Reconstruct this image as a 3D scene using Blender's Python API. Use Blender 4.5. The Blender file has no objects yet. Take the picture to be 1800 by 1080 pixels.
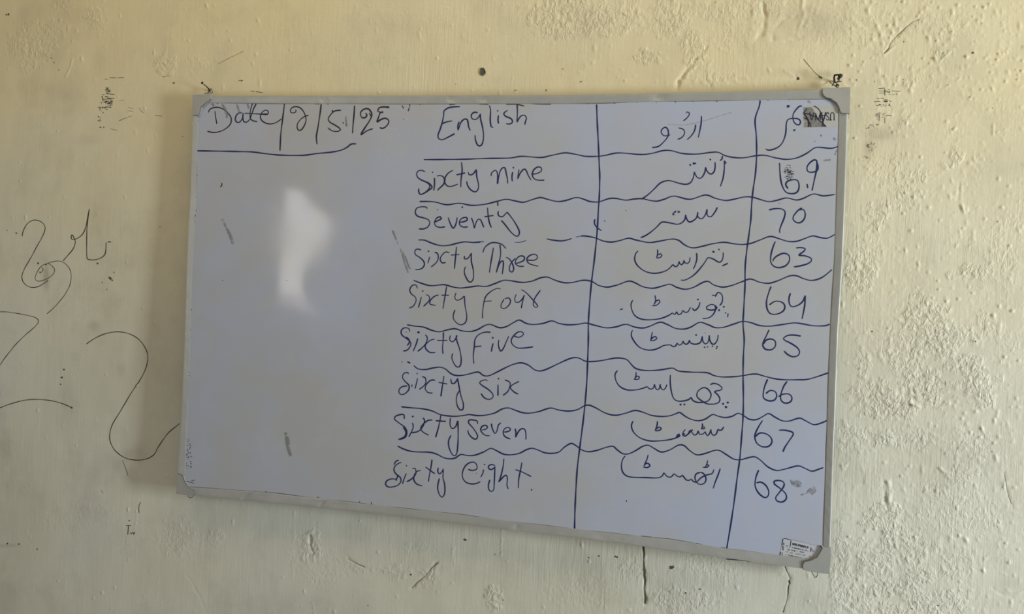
import bpy, bmesh, math, random
import numpy as np
from mathutils import Vector, Euler, noise as mnoise

# ------------------------------------------------------------------ camera, light, exposure
S = bpy.context.scene
COL = S.collection
CAM_LOC = Vector((1.48355, -2.07079, 1.51959))
CAM_ROT = Euler((1.569038, -0.047999, 0.228976), 'XYZ')
F = 1350.0                                   # focal length for an 1800 px wide frame
cd = bpy.data.cameras.new('camera'); cam = bpy.data.objects.new('camera', cd); COL.objects.link(cam)
cam.location = CAM_LOC; cam.rotation_euler = CAM_ROT
cd.sensor_width = 36.0; cd.lens = F / 1800 * 36; cd.clip_start = 0.05
S.camera = cam
vs = S.view_settings
vs.view_transform = 'Standard'; vs.look = 'None'; vs.exposure = 0.0; vs.gamma = 1.0; vs.use_curve_mapping = False

w = bpy.data.worlds.new('world'); S.world = w; w.use_nodes = True
w.node_tree.nodes['Background'].inputs[0].default_value = (1.0, 0.975, 0.90, 1)
w.node_tree.nodes['Background'].inputs[1].default_value = 0.225

def area(name, loc, target, sx, sy, power, color):
    l = bpy.data.lights.new(name, 'AREA'); l.shape = 'RECTANGLE'; l.size = sx; l.size_y = sy
    l.energy = power; l.color = color
    o = bpy.data.objects.new(name, l); COL.objects.link(o); o.location = loc
    o.rotation_euler = (Vector(target) - Vector(loc)).to_track_quat('-Z', 'Y').to_euler()
    return o
# the room's big window on the right, a lit upper wall/ceiling strip, and a narrow window behind the camera
area('window_light', (5.4, -1.56, 1.35), (0.6, -1.56, 1.35), 0.56, 1.3, 232, (0.92, 1.0, 1.0))
area('ceiling_bounce', (0.9, -1.2, 3.5), (0.8, 0.0, 2.2), 3.5, 0.9, 22, (1.0, 0.80, 0.45))
area('rear_window', (-1.50, -3.50, 1.99), (0.38, 0, 1.66), 0.34, 0.86, 4.8, (1.0, 0.93, 0.87))

# ------------------------------------------------------------------ pixel of the photograph -> point on a wall-parallel plane
RM = CAM_ROT.to_matrix()
TILT = 0.021
def lean(z): return TILT * (z - 1.5)
def at(px, py, y=0.0):
    d = RM @ Vector(((px - 900) / F, (540 - py) / F, -1.0))
    if y == 0.0: return CAM_LOC + d * ((y - CAM_LOC.y) / d.y)
    # the board leans a little: its foot stands further off the wall than its head
    t = (y + lean(CAM_LOC.z) - CAM_LOC.y) / (d.y - TILT * d.z)
    return CAM_LOC + d * t
YF = -0.050            # front face of the board's frame
YP = YF + 0.0036       # writing surface
YB = YF + 0.022        # back of the board

# ------------------------------------------------------------------ materials
def mat(name, col, rough=0.6, metal=0.0, spec=0.5):
    m = bpy.data.materials.new(name); m.use_nodes = True
    b = m.node_tree.nodes['Principled BSDF']
    b.inputs['Base Color'].default_value = (*col, 1); b.inputs['Roughness'].default_value = rough
    b.inputs['Metallic'].default_value = metal; b.inputs['Specular IOR Level'].default_value = spec
    return m
def N(m, t, **kw):
    n = m.node_tree.nodes.new(t)
    for k, v in kw.items():
        if k in n.inputs: n.inputs[k].default_value = v
        else: setattr(n, k, v)
    return n
def L(m, a, b): m.node_tree.links.new(a, b)
def texco(m, scale=(1, 1, 1)):
    tc = N(m, 'ShaderNodeTexCoord'); mp = N(m, 'ShaderNodeMapping')
    mp.inputs['Scale'].default_value = scale; L(m, tc.outputs['Object'], mp.inputs[0]); return mp.outputs[0]
def noi(m, vec, scale, detail=4, rough=0.55, dist=0.0):
    n = N(m, 'ShaderNodeTexNoise'); n.inputs['Scale'].default_value = scale; n.inputs['Detail'].default_value = detail
    n.inputs['Roughness'].default_value = rough; n.inputs['Distortion'].default_value = dist
    L(m, vec, n.inputs['Vector']); return n.outputs[0]
def ramp(m, fac, stops):
    r = N(m, 'ShaderNodeValToRGB'); e = r.color_ramp.elements
    while len(e) < len(stops): e.new(0.5)
    for i, (p, c) in enumerate(stops):
        e[i].position = p; e[i].color = (*c, 1) if len(c) == 3 else c
    L(m, fac, r.inputs[0]); return r.outputs[0]
def mix(m, fac, a, b, mode='MIX'):
    n = N(m, 'ShaderNodeMix'); n.data_type = 'RGBA'; n.blend_type = mode
    for sock, v in ((n.inputs[0], fac), (n.inputs[6], a), (n.inputs[7], b)):
        if isinstance(v, (int, float)): sock.default_value = v
        elif isinstance(v, tuple): sock.default_value = (*v, 1)
        else: L(m, v, sock)
    return n.outputs[2]

# plaster under old cream distemper
WALL = mat('plaster', (0.6, 0.56, 0.42), 0.55, spec=0.35)
def build_wall_mat():
    m = WALL; b = m.node_tree.nodes['Principled BSDF']
    v = texco(m)
    big = noi(m, v, 1.1, 3, 0.5)
    base = ramp(m, big, [(0.36, (0.60, 0.56, 0.43)), (0.50, (0.635, 0.60, 0.47)), (0.64, (0.62, 0.605, 0.51))])
    sep = N(m, 'ShaderNodeSeparateXYZ'); L(m, v, sep.inputs[0])
    # warm light from above painted into the base: yellower high up, greyer lower down
    add = N(m, 'ShaderNodeMath', operation='MULTIPLY_ADD'); L(m, noi(m, v, 2.3, 4), add.inputs[0]); add.inputs[1].default_value = 0.55
    L(m, sep.outputs[2], add.inputs[2])
    hi = ramp(m, add.outputs[0], [(0.0, (0, 0, 0)), (1.0, (1, 1, 1))])
    mr = N(m, 'ShaderNodeMapRange'); mr.inputs['From Min'].default_value = 1.55; mr.inputs['From Max'].default_value = 2.45
    L(m, add.outputs[0], mr.inputs['Value'])
    base = mix(m, mr.outputs[0], mix(m, 1.0, base, (0.97, 1.0, 1.08), 'MULTIPLY'), mix(m, 1.0, base, (1.03, 0.96, 0.80), 'MULTIPLY'))
    # soft grime
    g = noi(m, v, 4.5, 6, 0.65)
    base = mix(m, ramp(m, g, [(0.50, (0, 0, 0)), (0.80, (0.48, 0.48, 0.48))]), base, (0.36, 0.33, 0.25))
    at_ = N(m, 'ShaderNodeAttribute', attribute_name='dirt_shade')
    base = mix(m, at_.outputs['Fac'], base, (0.13, 0.11, 0.075))
    L(m, base, b.inputs['Base Color'])
    # brush strokes (vertical) + fine grain
    vb = texco(m, (1.0, 1.0, 0.07))
    st = noi(m, vb, 150, 3, 0.7, 0.5)
    fg = noi(m, v, 160, 4, 0.6)
    msk = ramp(m, noi(m, v, 3.1, 3), [(0.40, (0.35, 0.35, 0.35)), (0.62, (1.5, 1.5, 1.5))])
    br = N(m, 'ShaderNodeAttribute', attribute_name='brush'); msk = mix(m, 1.0, msk, br.outputs['Color'], 'MULTIPLY')
    s1 = N(m, 'ShaderNodeMath', operation='MULTIPLY'); L(m, st, s1.inputs[0]); L(m, msk, s1.inputs[1])
    s2 = N(m, 'ShaderNodeMath', operation='MULTIPLY_ADD'); L(m, fg, s2.inputs[0]); s2.inputs[1].default_value = 0.3; L(m, s1.outputs[0], s2.inputs[2])
    ra = N(m, 'ShaderNodeAttribute', attribute_name='rough')
    mp = N(m, 'ShaderNodeMapping'); mp.inputs['Rotation'].default_value = (0, 0.7, 0); mp.inputs['Scale'].default_value = (1, 1, 0.6); L(m, v, mp.inputs[0])
    wn = noi(m, mp.outputs[0], 75, 4, 0.6, 1.3)
    pk = ramp(m, wn, [(0.40, (0, 0, 0)), (0.56, (0.55, 0.55, 0.55)), (0.72, (1, 1, 1))])
    s3 = N(m, 'ShaderNodeMath', operation='MULTIPLY'); L(m, pk, s3.inputs[0]); L(m, ra.outputs['Fac'], s3.inputs[1])
    s4 = N(m, 'ShaderNodeMath', operation='MULTIPLY_ADD'); L(m, s3.outputs[0], s4.inputs[0]); s4.inputs[1].default_value = 2.7; L(m, s2.outputs[0], s4.inputs[2]); s2 = s4
    bp = N(m, 'ShaderNodeBump'); bp.inputs['Strength'].default_value = 1.0; bp.inputs['Distance'].default_value = 0.0008
    L(m, s2.outputs[0], bp.inputs['Height']); L(m, bp.outputs[0], b.inputs['Normal'])
build_wall_mat()

BOARD = mat('melamine', (0.40, 0.41, 0.46), 0.14)
def build_board_mat():
    m = BOARD; b = m.node_tree.nodes['Principled BSDF']; v = texco(m)
    c = ramp(m, noi(m, v, 2.2, 4, 0.6), [(0.40, (0.40, 0.405, 0.435)), (0.62, (0.39, 0.425, 0.55))])  # bluish sky reflection painted into the base as soft zones
    c = mix(m, ramp(m, noi(m, v, 9, 5, 0.7, 0.6), [(0.52, (0, 0, 0)), (0.82, (0.5, 0.5, 0.5))]), c, (0.46, 0.46, 0.48))
    L(m, c, b.inputs['Base Color'])
    r = ramp(m, noi(m, v, 5, 5, 0.7), [(0.3, (0.06, 0.06, 0.06)), (0.75, (0.15, 0.15, 0.15))]); L(m, r, b.inputs['Roughness'])
    bp = N(m, 'ShaderNodeBump'); bp.inputs['Strength'].default_value = 1.0; bp.inputs['Distance'].default_value = 0.0015
    L(m, noi(m, v, 3.6, 1, 0.3, 0.5), bp.inputs['Height']); L(m, bp.outputs[0], b.inputs['Normal'])
build_board_mat()

def metalish(name, col, rough):
    m = mat(name, col, rough, 0.35); b = m.node_tree.nodes['Principled BSDF']
    v = texco(m)
    L(m, mix(m, ramp(m, noi(m, v, 14, 5, 0.7), [(0.35, (0, 0, 0)), (0.8, (0.6, 0.6, 0.6))]), col, tuple(x * 0.72 for x in col)), b.inputs['Base Color'])
    return m
FRAME = metalish('aluminium', (0.43, 0.435, 0.42), 0.38)
CAP = metalish('cap_plastic', (0.40, 0.40, 0.385), 0.5)
INK = mat('marker_ink', (0.012, 0.022, 0.095), 0.5, spec=0.3)
INKD = mat('marker_ink_dark', (0.02, 0.02, 0.045), 0.5, spec=0.3)
PEN = mat('pencil', (0.045, 0.04, 0.035), 0.8, spec=0.2)
FAINT = mat('faint_pencil', (0.20, 0.185, 0.14), 0.8, spec=0.2)
SMUDGE = mat('smudge', (0.235, 0.24, 0.245), 0.5, spec=0.3)
GHOST = mat('scratch', (0.66, 0.66, 0.70), 0.3, spec=0.5)
RUST = mat('dark_iron', (0.035, 0.032, 0.028), 0.5, 0.6)
WIRE = mat('wire', (0.05, 0.04, 0.025), 0.5, 0.5)
STICK = mat('sticker_film', (0.42, 0.42, 0.40), 0.25)
STICKD = mat('sticker_grime', (0.20, 0.195, 0.17), 0.4)
STICKW = mat('sticker_paper', (0.46, 0.47, 0.52), 0.5)
HOLE = mat('hole_dark', (0.075, 0.07, 0.055), 0.9)
YEL = mat('yellow_print', (0.32, 0.28, 0.13), 0.6)
def soft(m, scale, lo, hi):
    b = m.node_tree.nodes['Principled BSDF']; v = texco(m)
    L(m, ramp(m, noi(m, v, scale, 5, 0.7), [(lo, (0, 0, 0)), (hi, (1, 1, 1))]), b.inputs['Alpha'])
soft(SMUDGE, 90, 0.34, 0.70); soft(GHOST, 60, 0.30, 0.9); soft(FAINT, 300, 0.25, 0.6)

# ------------------------------------------------------------------ object helpers
def link(name, me, parent=None, m=None, label=None, kind=None):
    o = bpy.data.objects.new(name, me); COL.objects.link(o)
    if m: me.materials.append(m)
    if parent is not None:
        o.parent = parent; o.matrix_parent_inverse.identity()
        if me is not None:
            me.transform(__import__('mathutils').Matrix.Translation(-origin(parent)))
    if label: o['label'] = label
    if kind: o['kind'] = kind
    return o
ORG = {}
def origin(p):
    t = Vector((0, 0, 0))
    while p is not None: t += p.location; p = p.parent
    return t
def empty(name, loc, label, cat, group=None):
    o = bpy.data.objects.new(name, None); COL.objects.link(o); o.location = loc; o.empty_display_size = 0.05
    o['label'] = label; o['category'] = cat
    if group: o['group'] = group
    return o
def mesh(verts, faces, smooth=True):
    me = bpy.data.meshes.new('m'); me.from_pydata([tuple(v) for v in verts], [], faces)
    if smooth: me.polygons.foreach_set('use_smooth', [True] * len(me.polygons))
    me.update(); return me

BLK = {'A': (320, 130, 4), 'B': (680, 130, 4), 'C': (1050, 110, 4), 'D': (680, 330, 4), 'E': (1040, 330, 4), 'F': (660, 560, 4),
       'G': (1030, 560, 4), 'H': (650, 760, 4), 'I': (1040, 770, 4), 'J': (290, 760, 4), 'K': (0, 350, 4), 'L': (0, 560, 4),
       'Q': (1340, 100, 6.3556), 'R': (1350, 930, 10.8), 'T': (325, 130, 12), 'U': (290, 810, 12), 'W': (0, 780, 3.6),
       'X': (1080, 960, 9), 'Y': (1400, 0, 4.5), 'Z': (140, 120, 7.714), 'V': (1480, 120, 6.75), 'O': (820, 100, 10),
       'M': (480, 900, 4.2857), 'N': (1460, 820, 4.153), 'P': (0, 0, 1)}
def parse(s, blk='P'):
    """'x,y x,y ; x,y' -> strokes in photo pixels; a token like 'D:' switches the tracing block"""
    out = []
    for st in s.split(';'):
        pts = []
        for tok in st.replace(':', ': ').split():
            if tok.endswith(':'): blk = tok[:-1]; continue
            x, y = tok.split(','); ox, oy, k = BLK[blk]
            pts.append((ox + float(x) / k, oy + float(y) / k))
        if pts: out.append(pts)
    return out
def catmull(p, step=2.2):
    if len(p) < 3:
        if len(p) == 1: return [p[0], (p[0][0] + 0.6, p[0][1] + 0.3)]
        n = max(1, int(math.dist(p[0], p[1]) / 6))
        return [(p[0][0] + (p[1][0] - p[0][0]) * i / n, p[0][1] + (p[1][1] - p[0][1]) * i / n) for i in range(n + 1)]
    q = [p[0]] + list(p) + [p[-1]]; out = []
    for i in range(1, len(q) - 2):
        a, b, c, d = q[i - 1], q[i], q[i + 1], q[i + 2]
        n = max(1, min(14, int(math.dist(b, c) / step)))
        for k in range(n):
            t = k / n; t2 = t * t; t3 = t2 * t
            out.append(tuple(0.5 * (2 * b[j] + (c[j] - a[j]) * t + (2 * a[j] - 5 * b[j] + 4 * c[j] - d[j]) * t2 + (3 * b[j] - a[j] - 3 * c[j] + d[j]) * t3) for j in (0, 1)))
    out.append(tuple(p[-1])); return out
rs = random.Random(5)
def ribbon(strokes, wpx, surf, lift=0.0004, wvar=0.18, step=2.2):
    """a low domed ink bead along every stroke; surf(px,py)->world point on the surface"""
    V = []; Fc = []
    for st in strokes:
        p = catmull(st, step); n = len(p); ph = rs.random() * 6; L0 = 0
        base = len(V)
        for i, (x, y) in enumerate(p):
            a = p[max(0, i - 1)]; b = p[min(n - 1, i + 1)]
            dx, dy = b[0] - a[0], b[1] - a[1]; l = math.hypot(dx, dy) or 1
            nx, ny = -dy / l, dx / l
            hw = wpx / 2 * (1 + wvar * math.sin(ph + i * 0.35))
            if n > 4 and i in (0, n - 1): hw *= 0.55
            P0 = surf(x + nx * hw, y + ny * hw); P1 = surf(x, y); P2 = surf(x - nx * hw, y - ny * hw)
            V += [P0 + Vector((0, -lift * 0.25, 0)), P1 + Vector((0, -lift, 0)), P2 + Vector((0, -lift * 0.25, 0))]
            if i:
                k = base + 3 * i
                Fc += [(k - 3, k, k + 1, k - 2), (k - 2, k + 1, k + 2, k - 1)]
    return mesh(V, Fc)
def dots(spec, surf, r=2.0, lift=0.0005):
    V = []; Fc = []
    for (x, y, *rr) in spec:
        q = rr[0] if rr else r; k = len(V)
        V.append(surf(x, y) + Vector((0, -lift, 0)))
        for i in range(8):
            a = i * math.pi / 4; s = q * (0.8 + 0.4 * rs.random())
            V.append(surf(x + s * math.cos(a), y + s * math.sin(a)) + Vector((0, -lift * 0.3, 0)))
        Fc += [(k, k + 1 + (i + 1) % 8, k + 1 + i) for i in range(8)]
    return mesh(V, Fc)
def joined(*mes):
    bm = bmesh.new()
    for me in mes: bm.from_mesh(me); bpy.data.meshes.remove(me)
    me = bpy.data.meshes.new('m'); bm.to_mesh(me); bm.free(); return me
def tube(path, r, seg=8, close=True):
    """path: world points; r: radius or list"""
    V = []; Fc = []; n = len(path)
    for i, p in enumerate(path):
        d = (path[min(n - 1, i + 1)] - path[max(0, i - 1)]).normalized()
        u = d.cross(Vector((0, 1, 0.01))); u.normalize(); v = d.cross(u)
        rr = r[i] if isinstance(r, (list, tuple)) else r
        for k in range(seg):
            a = 2 * math.pi * k / seg; V.append(p + (u * math.cos(a) + v * math.sin(a)) * rr)
        if i:
            for k in range(seg):
                a0 = (i - 1) * seg + k; a1 = (i - 1) * seg + (k + 1) % seg
                Fc.append((a0, a1, a1 + seg, a0 + seg))
    if close: Fc += [tuple(range(seg))[::-1], tuple(range((n - 1) * seg, n * seg))]
    return mesh(V, Fc)
def slab(poly_px, yfront, yback, bevel=0.0):
    """polygon of photo pixels extruded as a solid plate between two wall-parallel planes"""
    bm = bmesh.new()
    pts = [at(x, y, yfront) for x, y in poly_px]
    f = [bm.verts.new(p) for p in pts]; g = [bm.verts.new((p.x, yback + lean(p.z), p.z)) for p in pts]; n = len(f)
    bm.faces.new(f); bm.faces.new(g[::-1])
    for i in range(n): bm.faces.new((f[i], g[i], g[(i + 1) % n], f[(i + 1) % n]))
    bmesh.ops.recalc_face_normals(bm, faces=bm.faces)
    if bevel:
        ed = [e for e in bm.edges if all(abs(v.co.y - lean(v.co.z) - yfront) < 1e-6 for v in e.verts)]
        bmesh.ops.bevel(bm, geom=ed, offset=bevel, segments=2, affect='EDGES')
    me = bpy.data.meshes.new('m'); bm.to_mesh(me); bm.free(); return me

# ------------------------------------------------------------------ the wall: a real relief
rng = np.random.RandomState(3)
G = rng.rand(512, 512) * 2 * np.pi; GX = np.cos(G); GY = np.sin(G)
def perlin(x, y, seed=0):
    x = x + seed * 17.3; y = y + seed * 9.1
    xi = np.floor(x).astype(int); yi = np.floor(y).astype(int); xf = x - xi; yf = y - yi
    u = xf * xf * xf * (xf * (xf * 6 - 15) + 10); v = yf * yf * yf * (yf * (yf * 6 - 15) + 10)
    def g(a, b): i = (xi + a) & 511; j = (yi + b) & 511; return GX[i, j] * (xf - a) + GY[i, j] * (yf - b)
    return ((g(0, 0) * (1 - u) + g(1, 0) * u) * (1 - v) + (g(0, 1) * (1 - u) + g(1, 1) * u) * v) * 1.5
DX = 0.0026
xf_ = np.arange(-0.90, 2.42, DX); zf_ = np.arange(0.32, 2.56, DX)
xs = np.concatenate([np.linspace(-4.5, -0.95, 24), xf_, np.linspace(2.47, 5.3, 24)])
zs = np.concatenate([np.linspace(0.0, 0.27, 6), zf_, np.linspace(2.61, 3.1, 8)])
XX, ZZ = np.meshgrid(xs, zs)
def to_px(x, z, y=0.0):
    Ri = np.array(RM.transposed()); d = np.stack([x - CAM_LOC.x, np.full_like(x, y - CAM_LOC.y), z - CAM_LOC.z], 0)
    q = np.tensordot(Ri, d, 1); return 900 + F * q[0] / -q[2], 540 - F * q[1] / -q[2]
PX, PY = to_px(XX, ZZ)
rough = np.zeros_like(PX)
PATCH = [(985, 25, 55, 38, 1), (1050, 35, 60, 30, .9), (1100, 30, 40, 28, .6), (1175, 30, 26, 40, .8), (1190, 35, 22, 22, .7), (1138, 98, 26, 12, .8),
         (1215, 75, 20, 26, .7), (1225, 100, 22, 22, .8), (1250, 138, 45, 13, .6), (1260, 20, 60, 18, .5), (1350, 8, 60, 20, .5), (1270, 60, 40, 30, .3),
         (55, 82, 42, 20, .6), (75, 50, 45, 14, .5), (165, 32, 20, 24, .5), (50, 115, 20, 14, .4), (292, 112, 17, 20, .7), (345, 112, 25, 16, .25),
         (110, 8, 20, 12, .4), (1560, 300, 40, 30, .35), (1542, 382, 25, 22, .8), (1520, 440, 30, 25, .35), (1508, 485, 26, 30, 1), (1590, 345, 30, 25, .4),
         (1630, 560, 45, 35, .9), (1655, 605, 35, 30, 1), (1600, 620, 45, 50, .6), (1560, 600, 50, 40, .25), (1695, 640, 30, 22, 1), (1725, 680, 28, 35, .9), (1630, 680, 48, 30, 1),
         (1535, 700, 45, 28, .9), (1570, 715, 45, 22, .9), (1552, 772, 20, 14, .8), (1600, 770, 40, 25, .35), (1700, 790, 45, 30, .35), (1500, 770, 30, 25, .4),
         (1520, 640, 14, 40, .5), (1560, 905, 22, 28, .9), (1566, 945, 16, 26, 1), (1525, 920, 16, 16, .9), (1600, 960, 40, 40, .6), (1545, 990, 45, 40, .6),
         (1560, 1038, 60, 12, 1), (1610, 1015, 30, 22, .8), (1640, 1060, 60, 25, .7), (1560, 1075, 80, 15, .6), (1690, 990, 35, 30, .35), (1680, 910, 70, 40, .3),
         (1690, 830, 30, 15, .5), (1480, 1000, 20, 60, .5), (1500, 1060, 40, 30, .5), (1650, 880, 30, 30, .2),
         (547, 963, 18, 26, .9), (520, 960, 22, 30, .25), (570, 1000, 40, 30, .2), (700, 1003, 26, 14, .5), (730, 965, 26, 12, .2), (755, 1015, 16, 16, .6), (868, 1052, 13, 22, 1),
         (640, 1000, 22, 8, .4), (1110, 1000, 24, 20, .4), (1200, 1055, 60, 25, .5), (1250, 1000, 60, 25, .25), (1020, 1040, 60, 30, .2),
         (310, 945, 35, 32, .3), (380, 945, 14, 14, .4), (130, 910, 60, 25, .15), (1710, 475, 24, 14, .8), (1675, 485, 12, 8, .7), (1680, 272, 14, 14, .8), (1665, 292, 14, 7, .7),
         (1605, 310, 30, 12, .5), (1600, 145, 12, 12, .6), (1540, 55, 60, 30, .25), (1650, 95, 22, 14, .5), (1640, 40, 80, 30, .2), (1515, 75, 14, 12, .5), (1450, 60, 60, 40, .12),
         (1760, 470, 30, 40, .25), (1720, 580, 40, 30, .35), (1480, 200, 10, 60, .5), (1590, 215, 12, 20, .6), (700, 60, 250, 60, .06), (400, 60, 60, 60, .08)]
EDGE = 0.75 * perlin(XX * 22, ZZ * 22, 4) + 0.75 * perlin(XX * 60, ZZ * 60, 6)
for cx, cy, rx, ry, s in PATCH:
    d = ((PX - cx) / rx) ** 2 + ((PY - cy) / ry) ** 2
    rough = np.maximum(rough, s * np.clip(1.25 - 0.8 * d + EDGE, 0, 1))
rough = rough + 0.22 * np.clip(perlin(XX * 9, ZZ * 9, 22) + 0.5 * EDGE + 0.05, 0, 1) * np.clip((PX - 1350) / 250, 0, 1) + 0.10 * np.clip(perlin(XX * 6, ZZ * 6, 2) + 0.4, 0, 1) * np.clip((PX - 300) / 900, 0.3, 1.4)
wx = XX + 0.006 * perlin(XX * 60, ZZ * 60, 7); wz = ZZ + 0.006 * perlin(XX * 60, ZZ * 60, 8)
a45 = (wx * 0.82 - wz * 0.57); b45 = (wx * 0.57 + wz * 0.82)     # clots drag up to the right
r1 = 1 - 2.2 * np.abs(perlin(a45 * 95, b45 * 62, 1)); r2 = 1 - 2.2 * np.abs(perlin(wx * 150, wz * 120, 3)); r3 = perlin(wx * 70, wz * 70, 5)
H = rough * (0.0011 * np.clip(r1, -0.3, 1) + 0.00045 * np.clip(r2, -0.4, 1) + 0.0007 * r3)
H += 0.0030 * perlin(XX * 2.2, ZZ * 2.2, 11) + 0.0012 * perlin(XX * 7, ZZ * 5, 12) + 0.00035 * perlin(XX * 22, ZZ * 14, 13)
H += 0.00013 * perlin(XX * 120, ZZ * 9, 14) * np.clip(0.6 + perlin(XX * 4, ZZ * 3, 15), 0, 1)
WARPX = 0.004 * perlin(XX * 40, ZZ * 40, 31); WARPZ = 0.004 * perlin(XX * 40, ZZ * 40, 32); MODU = np.clip(0.75 + 0.9 * perlin(XX * 55, ZZ * 40, 33), 0.1, 1.4)
def add_line(s, width, depth, blk='P', jag=0.0):
    """press a groove (depth<0) or raise a ridge (depth>0) along a traced stroke"""
    global H
    wf = 1.0 if width < 0.0036 else 0.62
    width = max(width * wf, 0.0022); depth = depth * (0.5 if abs(depth) > 0.002 else 0.9); wa = 1.0 if width > 0.0026 else 0.25
    for st in parse(s, blk):
        for (x, y) in catmull(st, 1.2):
            p = at(x, y); i0 = np.searchsorted(xs, p.x); j0 = np.searchsorted(zs, p.z); k = int(width * 2.2 / DX) + 2
            sl = (slice(max(0, j0 - k), j0 + k), slice(max(0, i0 - k), i0 + k))
            d2 = ((XX[sl] + wa * WARPX[sl] - p.x) ** 2 + (ZZ[sl] + wa * WARPZ[sl] - p.z) ** 2) / width ** 2
            t = depth * np.exp(-d2) * MODU[sl]
            LN[sl] = np.minimum(LN[sl], t) if depth < 0 else LN[sl]
            LP[sl] = np.maximum(LP[sl], t) if depth > 0 else LP[sl]
LN = np.zeros_like(H); LP = np.zeros_like(H)
add_line('462,12 470,150 468,250 475,400 485,550 482,620 485,780 495,870 487,920', 0.0030, -0.005, 'X')
add_line('487,920 492,1080', 0.0025, -0.0006, 'X')
add_line('R: 325,720 380,850 425,960 405,1000 415,1050 I: 1385,1050 P: 1385,1050 1377,1078', 0.0025, -0.0015)
CR = LN.copy()
add_line('690,420 730,385 745,340 800,275 850,235 910,180 975,150', 0.004, -0.0035, 'Y', 0.5)
add_line('700,430 745,390 775,370', 0.004, 0.002, 'Y', 0.6)
add_line('1130,490 1180,440 1225,395', 0.004, 0.003, 'Y', 0.4)
add_line('1000,560 1060,490 1140,380 1200,340', 0.003, 0.0007, 'Y')
add_line('1650,160 1700,110', 0.004, 0.0025, 'Y')
add_line('1250,300 1240,250 1300,240 1350,180', 0.003, 0.0007, 'Y')
add_line('P: 1340,10 1342,40 1332,70', 0.011, -0.006); add_line('P: 1325,5 1322,50', 0.008, 0.004); add_line('P: 1355,15 1348,60', 0.007, 0.003)
add_line('P: 1400,28 1372,38 1362,70 1410,66', 0.008, -0.004)
add_line('P: 1410,0 1412,30 1402,60', 0.008, 0.004); add_line('P: 1428,6 1420,45', 0.006, 0.003); add_line('P: 1440,0 1433,24', 0.006, 0.0025)
add_line('P: 1240,85 1213,115 1195,140 1188,158', 0.008, -0.006, jag=.5)
add_line('P: 1222,115 1200,142', 0.006, 0.004, jag=.8)
add_line('P: 1195,5 1190,25 1172,28 1165,20', 0.006, -0.004, jag=.5)
add_line('P: 1562,848 1566,870 1563,885', 0.008, 0.007); add_line('P: 1556,850 1557,882', 0.007, -0.006)
add_line('P: 1692,318 1688,350', 0.003, 0.0035); add_line('P: 1686,320 1684,350', 0.004, -0.0025)
add_line('P: 1685,285 1695,310', 0.003, 0.001)
add_line('P: 1652,822 1662,832 1672,837', 0.005, 0.005, jag=.8)
add_line('P: 1625,688 1620,695', 0.006, -0.006); add_line('P: 1630,684 1628,690', 0.006, 0.005); add_line('P: 1604,712 1610,714', 0.006, 0.006)
add_line('M: 270,190 275,250 290,320', 0.008, -0.006, jag=.4); add_line('M: 300,370 310,330 335,290', 0.004, 0.003)
add_line('M: 320,85 318,160', 0.005, -0.003); add_line('M: 550,355 600,375 690,420', 0.003, -0.002)
add_line('M: 1250,380 1200,420 1150,480 1090,530 1040,580', 0.0035, -0.0028, jag=.4); add_line('M: 1260,388 1160,490 1080,560', 0.0028, 0.001)
add_line('M: 1355,275 1360,410', 0.003, 0.0012); add_line('M: 885,180 882,360', 0.0025, 0.0012); add_line('M: 1725,140 1712,330', 0.003, 0.0018)
add_line('M: 1700,200 1703,300', 0.003, -0.0015); add_line('M: 157,0 157,240 145,500', 0.0025, 0.0008); add_line('M: 295,690 310,760', 0.004, 0.003)
add_line('P: 240,900 236,935', 0.003, 0.0012); add_line('W: 1000,820 985,980', 0.0025, 0.0010); add_line('W: 408,830 408,930', 0.0025, 0.0008)
add_line('W: 1180,840 1240,930 1300,1060', 0.003, -0.0008); add_line('W: 1140,520 1150,540', 0.004, 0.002); add_line('W: 1180,540 1190,570', 0.004, 0.003)
add_line('P: 354,940 352,975', 0.003, 0.0012); add_line('P: 115,135 125,112 128,105', 0.003, 0.0016)
add_line('Z: 1445,455 1465,425 1490,440 1505,495', 0.0028, 0.0022)
add_line('N: 1270,40 1285,130 1300,210 1325,280', 0.0022, -0.0010); add_line('N: 1190,885 1240,930 1320,955', 0.003, -0.0015)
add_line('N: 1290,905 1330,925 1410,910', 0.003, 0.0014); add_line('P: 1720,870 1735,905 1765,940', 0.003, 0.001)
add_line('Q: 270,160 300,190 345,215', 0.006, 0.003, jag=.5); add_line('Q: 395,200 415,235 400,260', 0.004, 0.003); add_line('Q: 402,240 404,244', 0.005, -0.005)
H += LN + LP
rp = np.random.RandomState(8)
for k in range(1900):                         # clots, drips and grit caught under the paint
    px_ = 1800 * rp.rand() if k % 2 else 1480 + 320 * rp.rand(); py_ = 1080 * rp.rand() if k % 5 else 160 * rp.rand()
    p = at(px_, py_); i0 = np.searchsorted(xs, p.x); j0 = np.searchsorted(zs, p.z)
    if not (24 < i0 < len(xs) - 30 and 6 < j0 < len(zs) - 12): continue
    w0 = 0.0022 + 0.0022 * rp.rand() ** 3; el = 1 + (2.2 * rp.rand() if rp.rand() < .3 else 0); an = -0.5 + 0.5 * rp.rand(); hh = (0.0007 + 0.0026 * rp.rand() ** 3) * (1 if px_ > 1480 else .7)
    sl = (slice(j0 - 7, j0 + 7), slice(i0 - 7, i0 + 7)); dx = XX[sl] - p.x; dz = ZZ[sl] - p.z
    u = dx * math.cos(an) - dz * math.sin(an); v = dx * math.sin(an) + dz * math.cos(an)
    H[sl] += hh * np.exp(-(u / w0) ** 2 - (v / (w0 * el)) ** 2)
H[:, :24] *= 0.3; H = H - 0.001
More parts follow.
